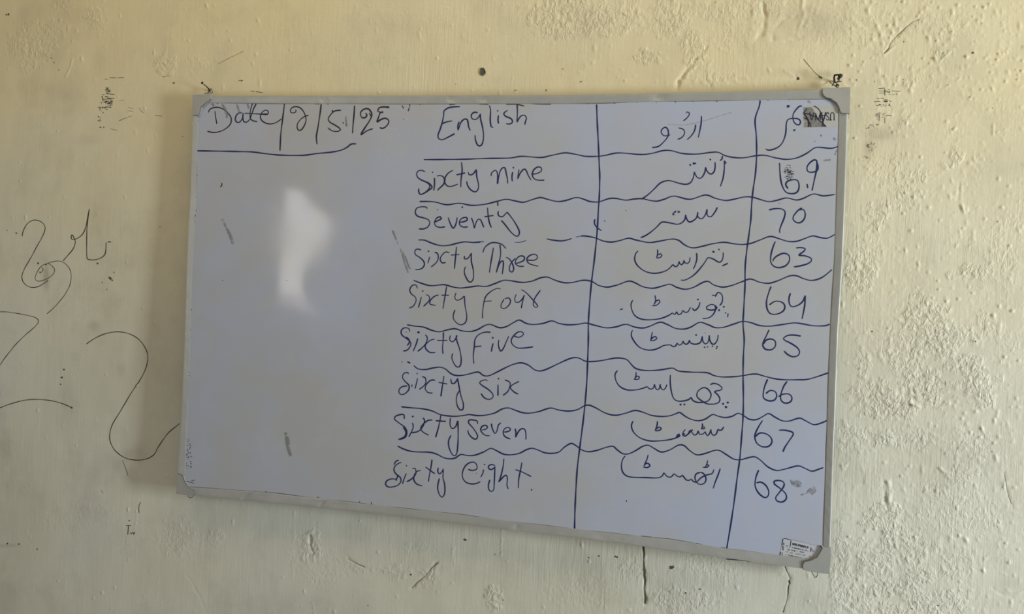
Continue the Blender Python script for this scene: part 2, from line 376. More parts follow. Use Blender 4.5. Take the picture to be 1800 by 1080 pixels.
# painted in: grime rubbed into the plaster, and the bolt's shadow streak
dirt_shade = np.zeros_like(H)
for cx, cy, rx, ry, s in [(1545, 235, 26, 12, .22), (1528, 262, 10, 20, .25), (1520, 175, 20, 40, .10), (1420, 35, 55, 30, .16), (235, 800, 26, 12, .16), (10, 790, 14, 30, .22), (5, 800, 8, 60, .15),
                          (80, 487, 5, 22, .35), (170, 407, 12, 12, .12), (185, 390, 25, 80, .05), (15, 960, 25, 4, .25), (163, 575, 10, 8, .18), (120, 705, 14, 40, .12), (213, 650, 8, 10, .12),
                          (150, 245, 25, 8, .10), (175, 110, 15, 25, .08), (1390, 128, 50, 7, .10), (800, 390, 40, 60, .0), (30, 900, 40, 120, .10), (12, 1050, 30, 40, .15), (1450, 130, 14, 6, .3),
                          (100, 20, 60, 30, .07), (1770, 1025, 25, 10, .08), (230, 835, 8, 14, .15), (205, 815, 10, 20, .10), (525, 1060, 40, 20, .08)]:
    d = ((PX - cx) / rx) ** 2 + ((PY - cy) / ry) ** 2
    dirt_shade = np.maximum(dirt_shade, s * np.clip(1.3 * np.exp(-d) + 0.5 * perlin(XX * 40, ZZ * 40, 21) * np.exp(-d), 0, 1))
dirt_shade = np.clip(dirt_shade + 0.8 * np.clip(-CR / 0.0025 - 0.25, 0, 1), 0, 1)
nx_, nz_ = len(xs), len(zs)
me = bpy.data.meshes.new('wall_back')
me.vertices.add(nx_ * nz_)
me.vertices.foreach_set('co', np.stack([XX, -H, ZZ], -1).astype(np.float32).ravel())
ii, jj = np.meshgrid(np.arange(nx_ - 1), np.arange(nz_ - 1)); k0 = (jj * nx_ + ii).ravel()
quads = np.stack([k0, k0 + 1, k0 + 1 + nx_, k0 + nx_], -1).astype(np.int32)
me.loops.add(quads.size); me.loops.foreach_set('vertex_index', quads.ravel())
me.polygons.add(len(quads)); me.polygons.foreach_set('loop_start', np.arange(0, quads.size, 4, dtype=np.int32))
me.polygons.foreach_set('use_smooth', np.ones(len(quads), dtype=bool))
atr = me.attributes.new('dirt_shade', 'FLOAT', 'POINT'); atr.data.foreach_set('value', dirt_shade.astype(np.float32).ravel())
bru = np.clip((PX + 0.35 * (540 - PY) - 150) / 650, 0.3, 1.0)
atr = me.attributes.new('brush', 'FLOAT_COLOR', 'POINT'); atr.data.foreach_set('color', np.repeat(bru.astype(np.float32).ravel(), 4))
atr = me.attributes.new('rough', 'FLOAT', 'POINT'); atr.data.foreach_set('value', rough.astype(np.float32).ravel())
me.update(calc_edges=True); me.validate()
wall = link('wall_back', me, None, WALL, kind='structure')
wall['label'] = 'rough cream plastered wall with brush marks, clots and pen scribbles'
def wsurf(px, py):
    p = at(px, py); i = min(max(int(np.searchsorted(xs, p.x)) - 1, 0), nx_ - 2); j = min(max(int(np.searchsorted(zs, p.z)) - 1, 0), nz_ - 2)
    u = (p.x - xs[i]) / (xs[i + 1] - xs[i]); v = (p.z - zs[j]) / (zs[j + 1] - zs[j])
    h = (H[j, i] * (1 - u) + H[j, i + 1] * u) * (1 - v) + (H[j + 1, i] * (1 - u) + H[j + 1, i + 1] * u) * v
    return Vector((p.x, -h - 0.00045, p.z))
HC = at(550, 400, YP); BUCK = 0.026
def buckle(x, z):
    dx = x - HC.x; dz = z - HC.z
    return BUCK * dx * ((dz + 0.01) / 0.09) ** 2 * math.exp(-(dx * dx / 0.018 + dz * dz / 0.022))
def bsurf(px, py):
    p = at(px, py, YP - 0.0001); p.y += buckle(p.x, p.z); return p

# ------------------------------------------------------------------ the whiteboard
BASE = at(310, 869, YF)
board = empty('whiteboard', (0.92, YF + 0.011, 0.9), 'large aluminium-framed whiteboard with blue English and Urdu number lists, hung on the plaster wall', 'whiteboard')
outer = {
 'top': [(339, 168), (500, 167.6), (680, 167.3), (1000, 166), (1130, 164), (1300, 160.3), (1440, 156.2), (1494, 153)],
 'right': [(1494, 153), (1491.3, 185), (1489, 285), (1482.5, 455), (1474, 585), (1468.8, 735), (1467, 770), (1462.7, 895), (1458.7, 1009)],
 'bottom': [(309.5, 869), (343, 872.5), (465, 884), (562, 892.5), (650, 903), (725, 911), (800, 920), (900, 934), (1007, 945), (1100, 957), (1180, 969), (1275, 982.5), (1365, 995), (1410, 1001), (1458.7, 1009)],
 'left': [(339, 168), (338.6, 180), (333.8, 350), (331, 385), (327.5, 485), (323, 620), (317.5, 735), (312.5, 810), (309.5, 869)]}
inner = {
 'top': [(346, 180.5), (500, 181.8), (680, 182.3), (1000, 182), (1130, 178.8), (1300, 176), (1440, 173.7), (1477, 172)],
 'right': [(1477, 172), (1475, 197), (1472.5, 285), (1467, 455), (1460, 570), (1455, 710), (1452.5, 790), (1449.5, 880), (1446, 985)],
 'bottom': [(324, 856), (342.5, 857.5), (465, 866), (562.5, 877.5), (650, 887.5), (725, 896), (800, 904), (900, 918), (1007, 930), (1100, 941), (1180, 949), (1275, 965), (1365, 976), (1410, 981), (1446, 985)],
 'left': [(346, 180.5), (346.5, 217), (343.5, 350), (341, 385), (336, 485), (332.5, 620), (327.5, 735), (325, 810), (324, 856)]}
def resample(p, n):
    d = [0]
    for a, b in zip(p, p[1:]): d.append(d[-1] + math.dist(a, b))
    t = np.linspace(0, d[-1], n); return list(zip(np.interp(t, d, [q[0] for q in p]), np.interp(t, d, [q[1] for q in p])))
DENT = {'bottom': [(427, 5, .0022), (425, 3, .003), (560, 4, .0035), (908, 5, .0035), (592, 10, .001), (1060, 14, .0008)], 'top': [(505, 12, .0010), (567, 5, .003), (795, 7, .003), (850, 7, .004), (1163, 8, .004), (1320, 14, .0006)],
        'left': [], 'right': [(1484, 4, .001)]}
def rail(side, lab, bev):
    n = 180; O = resample(outer[side], n); I = resample(inner[side], n); V = []; Fc = []
    prof = [(0.0, YB), (0.0, YF + 0.006), (bev * .35, YF + 0.0022), (bev, YF + 0.0002), (0.30, YF + 0.0004), (0.55, YF + 0.0012), (0.90, YF + 0.0024), (0.985, YF + 0.003), (1.0, YP + 0.0012), (1.0, YB)]
    m = len(prof)
    for i in range(n):
        o, q = O[i], I[i]; key = o[0] if side in ('top', 'bottom') else o[1]
        w = sum(a * math.exp(-((key - c) / s) ** 2) for c, s, a in DENT[side]) + 0.00025 * math.sin(i * .9) * math.sin(i * .37)
        for k, (t, y) in enumerate(prof):
            p = at(o[0] + (q[0] - o[0]) * t, o[1] + (q[1] - o[1]) * t, YF)
            V.append(Vector((p.x, lean(p.z) + y + (min(w, .0021) * math.sin(math.pi * min(1, t / .92)) if 2 < k < 7 else 0), p.z)))
        if i:
            for k in range(m):
                a = (i - 1) * m + k; b = (i - 1) * m + (k + 1) % m; Fc.append((a, b, b + m, a + m))
    Fc += [tuple(range(m)), tuple(range((n - 1) * m, n * m))]
    me = mesh(V, Fc, False); bm = bmesh.new(); bm.from_mesh(me); bmesh.ops.recalc_face_normals(bm, faces=bm.faces); bm.to_mesh(me); bm.free()
    me.shade_smooth() if False else None
    return link('frame_rail', me, board, FRAME, lab)
rail('top', 'top aluminium frame rail', 0.10); rail('right', 'right aluminium frame rail with a bright outer edge', 0.16)
rail('bottom', 'bottom aluminium frame rail, dented', 0.08); rail('left', 'left aluminium frame rail', 0.10)
def midpoly():
    out = []
    for s, rev in (('top', 0), ('right', 0), ('bottom', 1), ('left', 1)):
        O = resample(outer[s], 40); I = resample(inner[s], 40); m = [((a[0] * .4 + b[0] * .6), (a[1] * .4 + b[1] * .6)) for a, b in zip(O, I)]
        out += (m[::-1] if rev else m)[:-1]
    return out
def panel_mesh(nu=230, nv=150):
    mc = {s_: np.array([((a[0] * .4 + b[0] * .6), (a[1] * .4 + b[1] * .6)) for a, b in zip(resample(outer[s_], n_), resample(inner[s_], n_))])
          for s_, n_ in (('top', nu), ('bottom', nu), ('left', nv), ('right', nv))}
    V = []
    for j in range(nv):
        v = j / (nv - 1)
        for i in range(nu):
            u = i / (nu - 1)
            q = (1 - v) * mc['top'][i] + v * mc['bottom'][i] + (1 - u) * mc['left'][j] + u * mc['right'][j] - ((1 - u) * (1 - v) * mc['top'][0] + u * (1 - v) * mc['top'][-1] + (1 - u) * v * mc['bottom'][0] + u * v * mc['bottom'][-1])
            p = at(q[0], q[1], YP)
            # the thin sheet is slightly buckled: one dimple up left, long shallow waves elsewhere
            V.append((p.x, p.y + buckle(p.x, p.z), p.z))
    Fc = [(j * nu + i, (j + 1) * nu + i, (j + 1) * nu + i + 1, j * nu + i + 1) for j in range(nv - 1) for i in range(nu - 1)]
    return mesh(V, Fc)
panel = link('writing_panel', joined(panel_mesh(), slab(midpoly(), YP + 0.004, YB - 0.001)), board, BOARD, 'glossy grey-white writing surface')
SEAM_SHADE = mat('edge_shade', (0.11, 0.105, 0.09), 0.7, spec=0.2)  # dark ribbons painted in for the shade at rail and cap seams
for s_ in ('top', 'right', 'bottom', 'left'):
    link('edge_shade', ribbon([[q for q in inner[s_]]], 1.7, lambda x, y: at(x, y, YP - 0.0002), .0003, .5), board, SEAM_SHADE, 'thin dark painted shade line inside the %s rail' % s_)
def cap(s, blk, lab, m=CAP):
    o = link('corner_cap', slab(parse(s, blk)[0], YF - 0.0022, YB + 0.001, 0.0012), board, m, lab); return o
cap('668,350 985,336 982,480 978,632 935,634 880,628 865,600 855,560 825,510 800,495 760,465 715,458 685,435 670,405', 'Q', 'top right plastic corner cap')
cap('155,438 355,432 555,425 555,530 470,592 400,655 345,690 325,760 315,830 290,870 158,872', 'T', 'top left plastic corner cap')
cap('263,262 330,300 378,320 395,390 430,470 480,540 560,605 625,640 632,752 430,728 232,702 248,480', 'U', 'bottom left plastic corner cap')
cap('1010,325 1070,350 1198,360 1185,620 1170,866 1000,845 860,827 680,792 658,755 660,680 690,625 800,605 880,565 930,540 980,460 1030,370', 'R', 'bottom right plastic corner cap, scuffed')

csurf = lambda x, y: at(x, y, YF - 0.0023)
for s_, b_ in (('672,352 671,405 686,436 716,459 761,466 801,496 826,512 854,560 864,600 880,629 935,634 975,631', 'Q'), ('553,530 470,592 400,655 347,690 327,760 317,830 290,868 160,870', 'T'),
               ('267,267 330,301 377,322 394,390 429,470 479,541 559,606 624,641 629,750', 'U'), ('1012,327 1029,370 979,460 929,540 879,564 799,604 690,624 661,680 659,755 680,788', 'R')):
    link('edge_shade', ribbon(parse(s_, b_), .85, csurf, .0002, .5), board, SEAM_SHADE, 'thin dark painted shade line along the rim of a corner cap')
def pw(s, lab, blk='P', w=2.25, m=INK, name='handwritten_word', dt=None, lift=0.0004):
    me_ = ribbon(parse(s, blk), w, bsurf, lift)
    if dt:
        ox, oy, k = BLK[blk]; me_ = joined(me_, dots([(ox + d[0] / k, oy + d[1] / k, d[2] / k if len(d) > 2 else 1.5) for d in dt], bsurf))
    return link(name, me_, panel, m, lab, 'stuff' if name in ('stray_mark', 'ink_mark') and len(parse(s, blk)) > 1 else None)

# header
pw('185,272 195,250 220,238 260,236 300,255 335,290 347,325 335,360 300,390 260,407 220,412 178,404;232,260 236,300 245,352;'
   '425,275 400,275 380,295 375,325 390,342 410,335 425,310 430,275;430,275 428,310 434,335 452,340 475,322 490,285 505,240 520,215 512,202 495,212 484,245 478,285 484,318 505,332 530,335;440,277 500,280 560,283 600,282;'
   '560,283 600,285 607,265 590,255 565,268 551,300 563,330 600,350 640,350 675,335 700,315', 'dark handwritten word Date', 'A', 2.0, INKD)
pw('722,188 718,230 706,330 695,430 690,542', 'first date divider stroke, longest', 'A', 2.3, INKD, 'divider_stroke')
pw('800,250 800,268 780,275 764,270 764,250 780,234 805,230 835,242 860,275 872,320 862,360 840,393 825,399 812,385 811,355 832,322 862,300 890,290', 'handwritten number 2 of the date', 'A', 2.0, INKD, 'handwritten_number')
pw('978,212 972,270 955,380 945,440 950,496', 'second date divider stroke', 'A', 2.3, INKD, 'divider_stroke')
pw('1118,256 1085,258 1060,270 1035,300 1028,318 1040,340 1075,360 1105,380 1115,392 1095,404 1070,404 1045,395 1025,378;1056,256 1062,270', 'handwritten number 5 of the date', 'A', 2.2, INKD, 'handwritten_number')
pw('1213,222 1210,280 1203,350 1199,418', 'third date divider stroke, shortest', 'A', 2.4, INKD, 'divider_stroke')
pw('1258,300 1256,270 1280,248 1310,246 1330,270 1334,295 1315,335 1285,380 1258,427 1300,400 1342,385;1258,300 1268,309 1290,306 1300,290 1290,275;1318,275 1328,298;'
   '1458,237 1415,232 1385,240 1376,262 1392,270 1380,310 1371,338 1400,320 1432,312 1452,326 1452,345 1435,370 1410,383 1390,378;1455,230 1400,235;1415,268 1392,272', 'handwritten number 25 of the date', 'A', 2.5, INKD, 'handwritten_number')
pw('1548,222 1558,244;1604,212 1600,232;1598,238 1590,262;280,768 280,785 270,796', 'small stray ticks', 'A', 1.6, INKD, 'stray_mark')
pw('105,541 250,543 400,546 500,550 600,563 700,572 850,573 950,560 1050,550 1120,535 1160,515 1190,493 1225,492', 'blue line under the date', 'A', 2.4, INK, 'ruled_line')
pw('515,230 470,232 430,240 402,262 400,290 390,340 375,390 360,430 365,455 390,463 425,448 478,420;385,352 420,338 460,330;'
   '508,335 500,365 502,397;502,395 520,345 545,318 562,318 570,335 575,370 587,400;512,355 530,325;'
   '640,273 615,270 595,288 600,315 625,320 645,305 658,280;658,280 660,320 672,370 680,430 675,480 660,505 640,502 625,470 620,430;'
   '722,222 729,260 727,320 730,355 735,372 748,378;785,290 782,330 788,350;850,256 835,265 822,280 835,298 865,310 882,325 880,345 860,353 838,350;'
   '916,213 918,270 915,340;915,340 935,305 955,290 975,295 982,310 975,335 970,358', 'blue handwritten heading English', 'B', 2.4, dt=[(780, 260, 6)])
pw('840,213 916,213;650,212 715,214;1040,211 1100,213 1155,212;918,214 965,226;440,216 480,213', 'dark ink along the top frame edge', 'B', 1.8, INKD, 'ink_mark')

# rows and columns
ROWS = [
 'B: 260,603 400,602 550,600 700,595 860,592 950,580 1080,588 1150,575 1230,558 1270,556 1340,568 1400,580 1480,580 C: 60,652 150,636 300,647 380,640 460,620 520,620 600,640 700,644 800,632 850,632 900,655 960,668 1030,670 1120,655 1180,653 1260,672 1330,681 1400,672 1470,640 1530,600 1580,598 1650,603 1722,579',
 'B: 230,898 330,900 420,920 510,910 600,925 700,915 780,895 840,882 900,893 960,903 1020,885 1080,870 1130,882 1200,898 1260,890 1330,870 1380,880 1430,898 1490,900 1560,878 1610,876 1680,888 1740,880 C: 320,958 370,970 420,975 470,962 540,940 650,962 760,932 830,955 900,970 960,962 1040,945 1100,950 1200,978 1260,970 1330,953 1400,967 1450,955 1520,925 1590,938 1670,928 ; B: 778,895 782,928 ; 532,932 530,944',
 'D: 222,368 265,370 320,392 380,408 440,405 500,390 550,382 610,386 660,382; 1125,360 1160,368 1220,375 1260,370 1300,358; 1365,340 1410,342 1470,355 1520,375 1580,383 1640,372 1700,356 1750,368 E: 400,386 470,378 560,362 610,370 650,400 690,420 730,423 790,410 850,395 930,385 1000,395 1060,400 1120,392 1180,370 1255,344 1320,360 1380,378 1440,378 1500,358 1555,340 1610,352 1660,355 1710,330',
 'D: 187,652 240,672 310,690 400,683 460,698 520,706 600,697 640,692 700,695 760,675 820,653 870,655 950,667 1020,658 1080,635 1130,630 1180,650 1240,668 1300,668 1380,652 1440,660 1490,688 1550,700 1620,685 1700,658 1750,672 E: 360,697 430,708 490,695 550,680 600,702 660,715 720,700 780,668 820,660 860,685 920,700 980,690 1050,665 1115,643 1180,665 1245,673 1310,655 1390,622 1440,620 1490,640 1550,653 1620,632 1690,577',
 'F: 222,45 280,55 340,62 400,85 450,94 510,80 560,73 610,88 670,92 720,78 770,50 810,43 870,65 920,58 970,30 1012,12 1060,35 1110,43 1180,35 1240,18 1290,35 1350,45 1420,42 1480,33 1540,48 1620,66 1690,60 G: 280,42 340,60 400,68 450,55 520,27 570,42 630,70 690,75 740,60 800,28 860,45 910,65 970,62 1040,40 1100,22 1160,30 1220,50 1290,55 1370,45 1460,32 1520,38 1600,52 1680,52 1715,40',
 'F: 270,332 300,355 350,360 400,350 450,343 490,355 530,388 570,402 630,398 700,380 730,380 760,402 800,403 860,375 940,335 1000,315 1040,315 1080,332 1120,362 1160,370 1210,355 1300,312 1370,282 1410,276 1440,283 1480,302 1540,303 1600,295 1680,280 G: 250,280 290,292 320,325 350,352 400,365 470,367 540,360 610,350 650,370 740,378 850,382 900,402 960,412 1040,410 1105,403 1150,395 1200,392 1260,408 1330,425 1400,432 1480,432 1550,430 1620,412 1708,382; F: 225,305 245,315; 186,305 190,306',
 'F: 182,622 240,628 330,636 400,652 450,675 500,685 560,689 620,683 660,677 720,684 780,680 840,665 890,638 935,630 980,645 1030,662 1080,667 1150,655 1230,631 1290,645 1360,652 1420,642 1470,615 1505,611 1550,630 1600,658 1650,677 1700,681 G: 280,667 345,648 400,660 460,682 530,690 590,685 640,668 660,662 700,690 740,710 790,720 840,708 890,677 930,688 980,698 1030,688 1070,668 1110,685 1150,710 1200,712 1245,690 1285,670 1330,695 1380,720 1430,722 1500,702 1540,718 1600,747 1650,738 1697,718',
 'F: 155,898 200,920 250,935 310,940 380,942 430,955 480,980 520,988 560,983 600,958 650,965 700,962 760,940 810,915 850,930 900,955 950,960 1010,950 1060,925 1100,914 1140,925 1190,945 1240,950 1290,940 1330,905 1375,880 1410,895 1450,925 1500,938 1560,928 1620,908 G: 190,900 220,925 260,952 300,953 350,930 400,900 440,893 480,915 530,940 590,925 650,892 690,895 730,930 780,960 840,950 900,930 940,930 990,960 1040,990 1090,994 1150,978 1190,975 1230,1000 1280,1045 1340,1070 1400,1060 1490,1038 1540,1055 1590,1075 1640,1060 1670,1050']
RL = ['wavy blue line under the headings', 'wavy blue line under sixty nine', 'wavy blue line under seventy, half rubbed out', 'wavy blue line under sixty three', 'wavy blue line under sixty four',
      'wavy blue line under sixty five', 'wavy blue line under sixty six', 'wavy blue line under sixty seven']
for r_, l_ in zip(ROWS, RL): pw(r_, l_, 'P', 2.3, INK, 'ruled_line')
for q_ in ('650,382 682,380', '900,385 940,384 980,372', '1330,348 1370,340'): pw(q_, 'thin remnant of the rubbed out line', 'D', 1.2, INK, 'ruled_line')
pw('800,378 850,384 900,385; 980,372 1030,352 1080,348 1125,360'.split(';')[1], 'faint trace of the rubbed out line', 'D', .7, GHOST, 'ghost_stroke')
pw('B: 1475,215 1480,350 1487,480 1492,600 1497,720 1495,850 1488,950 D: 1478,320 1460,500 1440,660 1425,830 1417,960 F: 1497,150 1492,300 1486,450 1473,610 1455,770 1438,900 H: 1460,250 1450,400 1443,550 1440,680', 'long blue column line right of the English words', 'P', 2.6, INK, 'column_line')
pw('C: 1145,268 1138,310 1110,400 1118,520 1120,650 1112,780 1095,900 1085,1000 E: 1120,220 1105,340 1090,450 1080,560 1078,700 1070,850 1065,960 G: 1113,150 1107,270 1105,400 1107,550 1105,690 1095,830 1083,980 I: 1025,270 1005,430 980,600 950,780', 'long blue column line left of the numbers', 'P', 2.6, INK, 'column_line')

# English words (each word its own object)
def pw2(s, lab, blk, thr, w=2.25, dt=None):
    mean = lambda st: sum(float(t.split(',')[0]) for t in st.split()) / len(st.split())
    a, b = lab.rsplit(' ', 1)
    for second in (False, True):
        part = ';'.join(st for st in s.split(';') if (mean(st) > thr) == second)
        d = [q for q in (dt or []) if (q[0] > thr) == second]
        pw(part, 'blue handwritten word %s of the line %s' % (b if second else a, lab), blk, w, dt=d or None)
pw2('270,690 250,680 225,680 210,700 215,725 240,745 275,760 300,780 300,800 280,825 255,842 235,848 225,830 225,805;245,750 290,765 318,795 300,815 260,842 235,849;335,730 335,780 330,822;'
   '352,720 370,715 395,722 405,745 400,775 375,800 355,820;465,678 430,700 408,735 410,770 430,790 460,790 500,775;525,620 530,680 522,740 520,798;490,710 550,697;'
   '572,690 580,710 605,705 630,672;630,672 632,720 645,780 640,815 620,830 590,815 568,785 562,755;735,720 735,700 760,678 775,690 780,720 778,775;778,775 795,690 815,660 830,660 840,700 848,740 850,772;'
   '885,690 880,720 882,757;930,672 925,700 920,740;920,740 940,695 965,670 980,680 995,715 1015,748;1015,705 1050,702 1085,685 1085,660 1060,655 1030,680 1025,720 1050,745 1108,748',
   'sixty nine', 'B', 700, dt=[(322, 692, 5), (890, 660, 6), (780, 762, 7), (410, 745, 6)])
pw('284,150 280,138 245,135 210,145 200,175 215,200 255,212 290,225 302,245 290,275 260,290 225,290;333,245 360,232 385,218 375,205 350,215 335,245 345,270 375,280 410,275;'
   '432,210 445,250 465,285 480,270 490,240 495,208;508,245 540,240 565,228 560,210 530,215 510,240 515,265 540,278 570,275;595,212 608,250 615,287;615,287 630,240 645,222 658,225 670,250 682,280;'
   '708,140 712,190 720,240 735,282;688,205 750,196;785,165 782,190 800,205 820,200 845,172;845,172 880,215 915,270 932,310 925,338 905,340 870,310 835,265 805,230',
   'blue handwritten word Seventy', 'D', dt=[(357, 155, 4)])
pw('1463,222 1460,250 1475,278 1510,303', 'small curved tick on the column line', 'D', 2.4, INK, 'stray_mark', dt=[(1532, 235, 4)])
pw2('242,440 220,432 200,440 200,470 230,490 260,520 262,550 240,572 200,578;302,485 295,510 288,532;335,455 355,462 362,490 350,525 312,558;440,460 415,452 388,475 375,505 390,530 415,525;'
   '490,415 485,470 480,520 476,572;452,475 510,470;548,480 545,500 570,498 595,460;595,460 595,520 608,580 608,640 590,665 570,655 548,610 545,580 555,555;'
   '675,458 690,420 730,390 770,388 810,400 838,430;750,422 740,480 728,550 722,598;795,400 800,470 785,540 770,598;770,598 795,530 815,515 820,540 812,610;'
   '838,490 862,502 885,540 892,575 880,595 865,588 863,555 882,520 905,498;900,535 930,528 965,510 965,485 935,482 910,505 905,535 930,553 965,553;990,510 1040,510 1060,490 1045,470 1010,475 985,500 995,530 1030,545 1065,553',
   'sixty three', 'D', 665, 2.15, dt=[(293, 448, 6)])
pw2('215,710 205,685 180,688 162,715 170,745 200,770 205,800 185,835 158,847;243,768 235,800 222,845;275,755 295,760 300,790 280,815 258,835;365,755 335,765 305,795 305,820 345,828;'
   '420,695 412,750 403,800 395,853;385,757 437,757;487,740 478,770 490,792 520,785 545,762;545,762 550,830 562,900 555,945 525,965 495,955 470,925 468,895 480,860;'
   '800,715 780,708 740,725 700,760 685,800 675,860 672,920;680,800 736,797;825,785 805,820 805,845 830,850 860,825 870,795 855,775 830,783;910,750 900,780 905,805 930,805 955,780 968,755;968,755 955,800 945,850;'
   '945,718 975,735 1010,770 1045,810 1062,835 1045,842 1030,825 1040,780 1080,722', 'sixty four', 'D', 640, 1.9, dt=[(253, 728, 5)])
pw2('242,95 235,72 205,66 182,85 185,115 215,140 245,165 248,190 225,222 195,230;215,130 237,150 237,175 222,190;298,140 285,185 265,232;350,115 365,135 355,175 325,210 297,232;417,146 385,155 352,185 355,215 385,240 422,240;'
   '478,97 477,150 472,200 475,250;435,155 505,155;527,120 522,150 540,165 560,150 575,120;570,118 570,150 590,210 603,280 598,330 580,343 560,330 540,290 538,265 545,245;'
   '810,98 770,97 725,115 700,150 695,200 688,260 692,320;695,200 745,195;828,175 820,205 815,235;868,150 865,190 880,230 900,210 920,165 938,125;'
   '975,125 1010,133 1040,115 1035,98 1005,95 970,125 955,155 965,185 1000,208 1050,208 1110,200', 'sixty five', 'F', 640, 2.1, dt=[(303, 98, 10), (825, 137, 7), (217, 97, 3)])
pw2('235,390 220,380 198,390 190,415 210,445 235,470 235,500 210,528 185,536 167,525 167,500 190,480 225,475;258,465 255,482;296,420 290,450 278,495;328,410 350,418 355,450 340,475 308,500;420,436 390,435 358,465 350,495 370,522 403,525;'
   '482,405 475,450 467,500 460,550;445,450 505,462;530,425 535,455 550,460 570,440 578,420;578,420 588,480 600,540 618,600 615,640 600,647 580,625 570,590 570,555 580,525 592,508;'
   '790,440 775,432 745,440 733,455 755,475 800,505 828,540 820,562 795,570 765,558 742,528;862,465 862,505 862,545;910,432 945,450 945,480 930,515 897,542;1010,443 960,470 950,490 975,518 1005,533',
   'sixty six', 'F', 690, 2.15, dt=[(293, 388, 5), (866, 424, 6)])
pw2('202,710 200,678 170,678 140,690 135,710 165,735 205,765 220,795 215,830 190,848 160,852;195,765 213,800 203,832 165,850;260,735 265,770 235,835;332,700 345,715 335,760 300,795 252,805;402,715 370,718 335,745 318,775 335,800 375,822;'
   '460,680 452,730 437,790 423,838;425,720 495,725;527,700 525,750 540,775 565,760 578,720;580,720 582,800 580,880 572,950 555,967 535,950 517,905 515,860 532,822;'
   '718,745 715,722 690,715 660,715 655,735 685,770 712,810 718,835 705,850 680,840 655,810 650,785;748,785 775,780 788,765 775,752 750,760 740,785 755,810 780,825 805,825;'
   '815,740 822,775 840,810 855,790 865,750 883,735;905,800 935,795 950,780 935,767 910,775 898,800 905,825 925,840 950,848;982,775 988,805 985,838;985,838 1010,790 1035,775 1052,785 1058,815 1058,853',
   'sixty seven', 'F', 620, 2.2, dt=[(263, 690, 7)])
pw2('205,198 185,205 170,230;222,212 190,228 172,250 172,275 190,300 215,320 220,345 200,372 165,385 130,386 112,370 118,345 150,330 190,332;200,300 185,342;258,290 245,320 230,365;'
   '300,258 318,255 325,290 300,325 260,350;360,270 335,275 315,300 310,335 330,365 370,380;438,193 432,240 420,300 412,350;392,245 425,270 458,293;482,250 478,275 490,295 510,275 518,255;518,265 515,320 527,370 527,430 510,458 490,440 478,400 480,365 490,325;'
   '692,262 720,270 750,262 755,240 740,215 710,213 675,235 653,280 655,325 680,355 720,365 755,360 778,347;800,262 795,290 780,318;882,235 855,228 835,240 840,260 862,262 880,245;880,240 878,300 875,370 872,405 855,418 838,405 835,370 845,335;'
   '943,187 938,240 922,310 906,352;906,352 945,310 962,305 968,330 965,375 975,400;1070,212 1062,260 1048,330 1045,395;1025,265 1070,280 1135,313;1138,400 1138,412', 'sixty eight', 'H', 600, 2.15,
   dt=[(258, 237, 5), (808, 228, 5), (752, 290, 3)])

# Urdu column
pw('732,375 730,430 710,528;692,435 685,475 665,510 632,543;572,460 595,465 612,480 612,505 590,530 565,540;625,358 630,347 645,352 645,370 625,395 605,410;512,508 490,515 470,515 450,495 455,470 480,455 497,475 498,515 470,555 430,590 385,598',
   'blue Urdu heading for the middle column', 'C', 2.2)
pw('945,350 860,375 750,410 620,438 500,435', 'thin grey scratch through the Urdu heading', 'C', .9, SMUDGE, 'scratch')
pw('Q: 435,560 438,550 420,550 390,575 350,630 342,680 355,730 385,758 410,760 427,735 418,705 385,690 320,690 285,705 268,750 262,850 235,940 190,1000 120,1035 60,1042 38,1028; 370,812 350,824', 'blue Urdu heading for the number column', 'Q', 2.3, dt=[(290, 553, 17), (354, 821, 10)])
pw('C: 892,700 893,740 885,810 865,872;890,692 905,705 893,712;885,655 875,668 882,672 862,692;828,700 828,740 820,770 800,785 775,770 762,735;762,735 755,775 730,812 705,810 688,785 682,768;682,770 675,810 655,845 620,857 570,848 520,833 480,833 440,850 400,890 350,935 308,962',
   'blue Urdu word beside 69', 'C', 2.3, dt=[(795, 682, 7), (653, 720, 7), (678, 711, 9), (690, 710, 6)])
pw('E: 885,138 865,175 840,205 825,205 812,190 812,152;812,152 800,190 778,218 758,215 745,200 747,172;747,172 735,215 700,240 680,238 665,210 662,190;662,190 655,225 630,250 600,258 560,250 520,243 490,245 460,275 420,310 380,337 345,353;'
   '570,187 576,178 590,172 594,164 584,168 586,176;604,170 612,164 620,170 612,178 604,170;568,188 582,190', 'blue Urdu word beside 70', 'E', 2.3)
pw('E: 925,455 925,485 915,515 895,525 860,505 835,495 815,495 800,520 770,560 730,605 690,635 650,652 628,650;920,550 958,533;738,460 740,500 730,540 715,573;692,490 688,520 670,535 655,527 650,510;650,510 645,532 632,543 620,535 616,518;616,518 605,550 585,555 572,540;'
   '572,540 545,570 510,590 460,602 410,600 360,580 320,545 303,505 310,465 328,445;463,435 465,460 457,497;458,497 485,490 495,478 485,465 468,475', 'blue Urdu word beside 63', 'E', 2.2, dt=[(858, 452, 9), (895, 435, 6)])
pw('E: 848,758 868,758;870,768 885,740 905,742 920,765 918,805 900,830;870,860 882,845 865,828 840,822 808,840 810,855 840,862 870,858;868,828 872,850 862,882 838,908 812,919 780,920;762,805 752,840 725,865 708,848;700,842 690,850 680,872 658,878 640,862;'
   '640,862 632,885 610,893 598,872;598,872 588,890 575,890 570,880;570,880 540,900 480,922 400,930 340,922 300,895 280,850 278,815 290,792;445,757 450,790 440,825;425,830 455,828 480,805 475,790 455,797 440,818;200,858 220,853;960,885 957,912',
   'blue Urdu word beside 64', 'E', 2.2, dt=[(748, 788, 7), (930, 838, 7), (897, 862, 8), (942, 882, 5)])
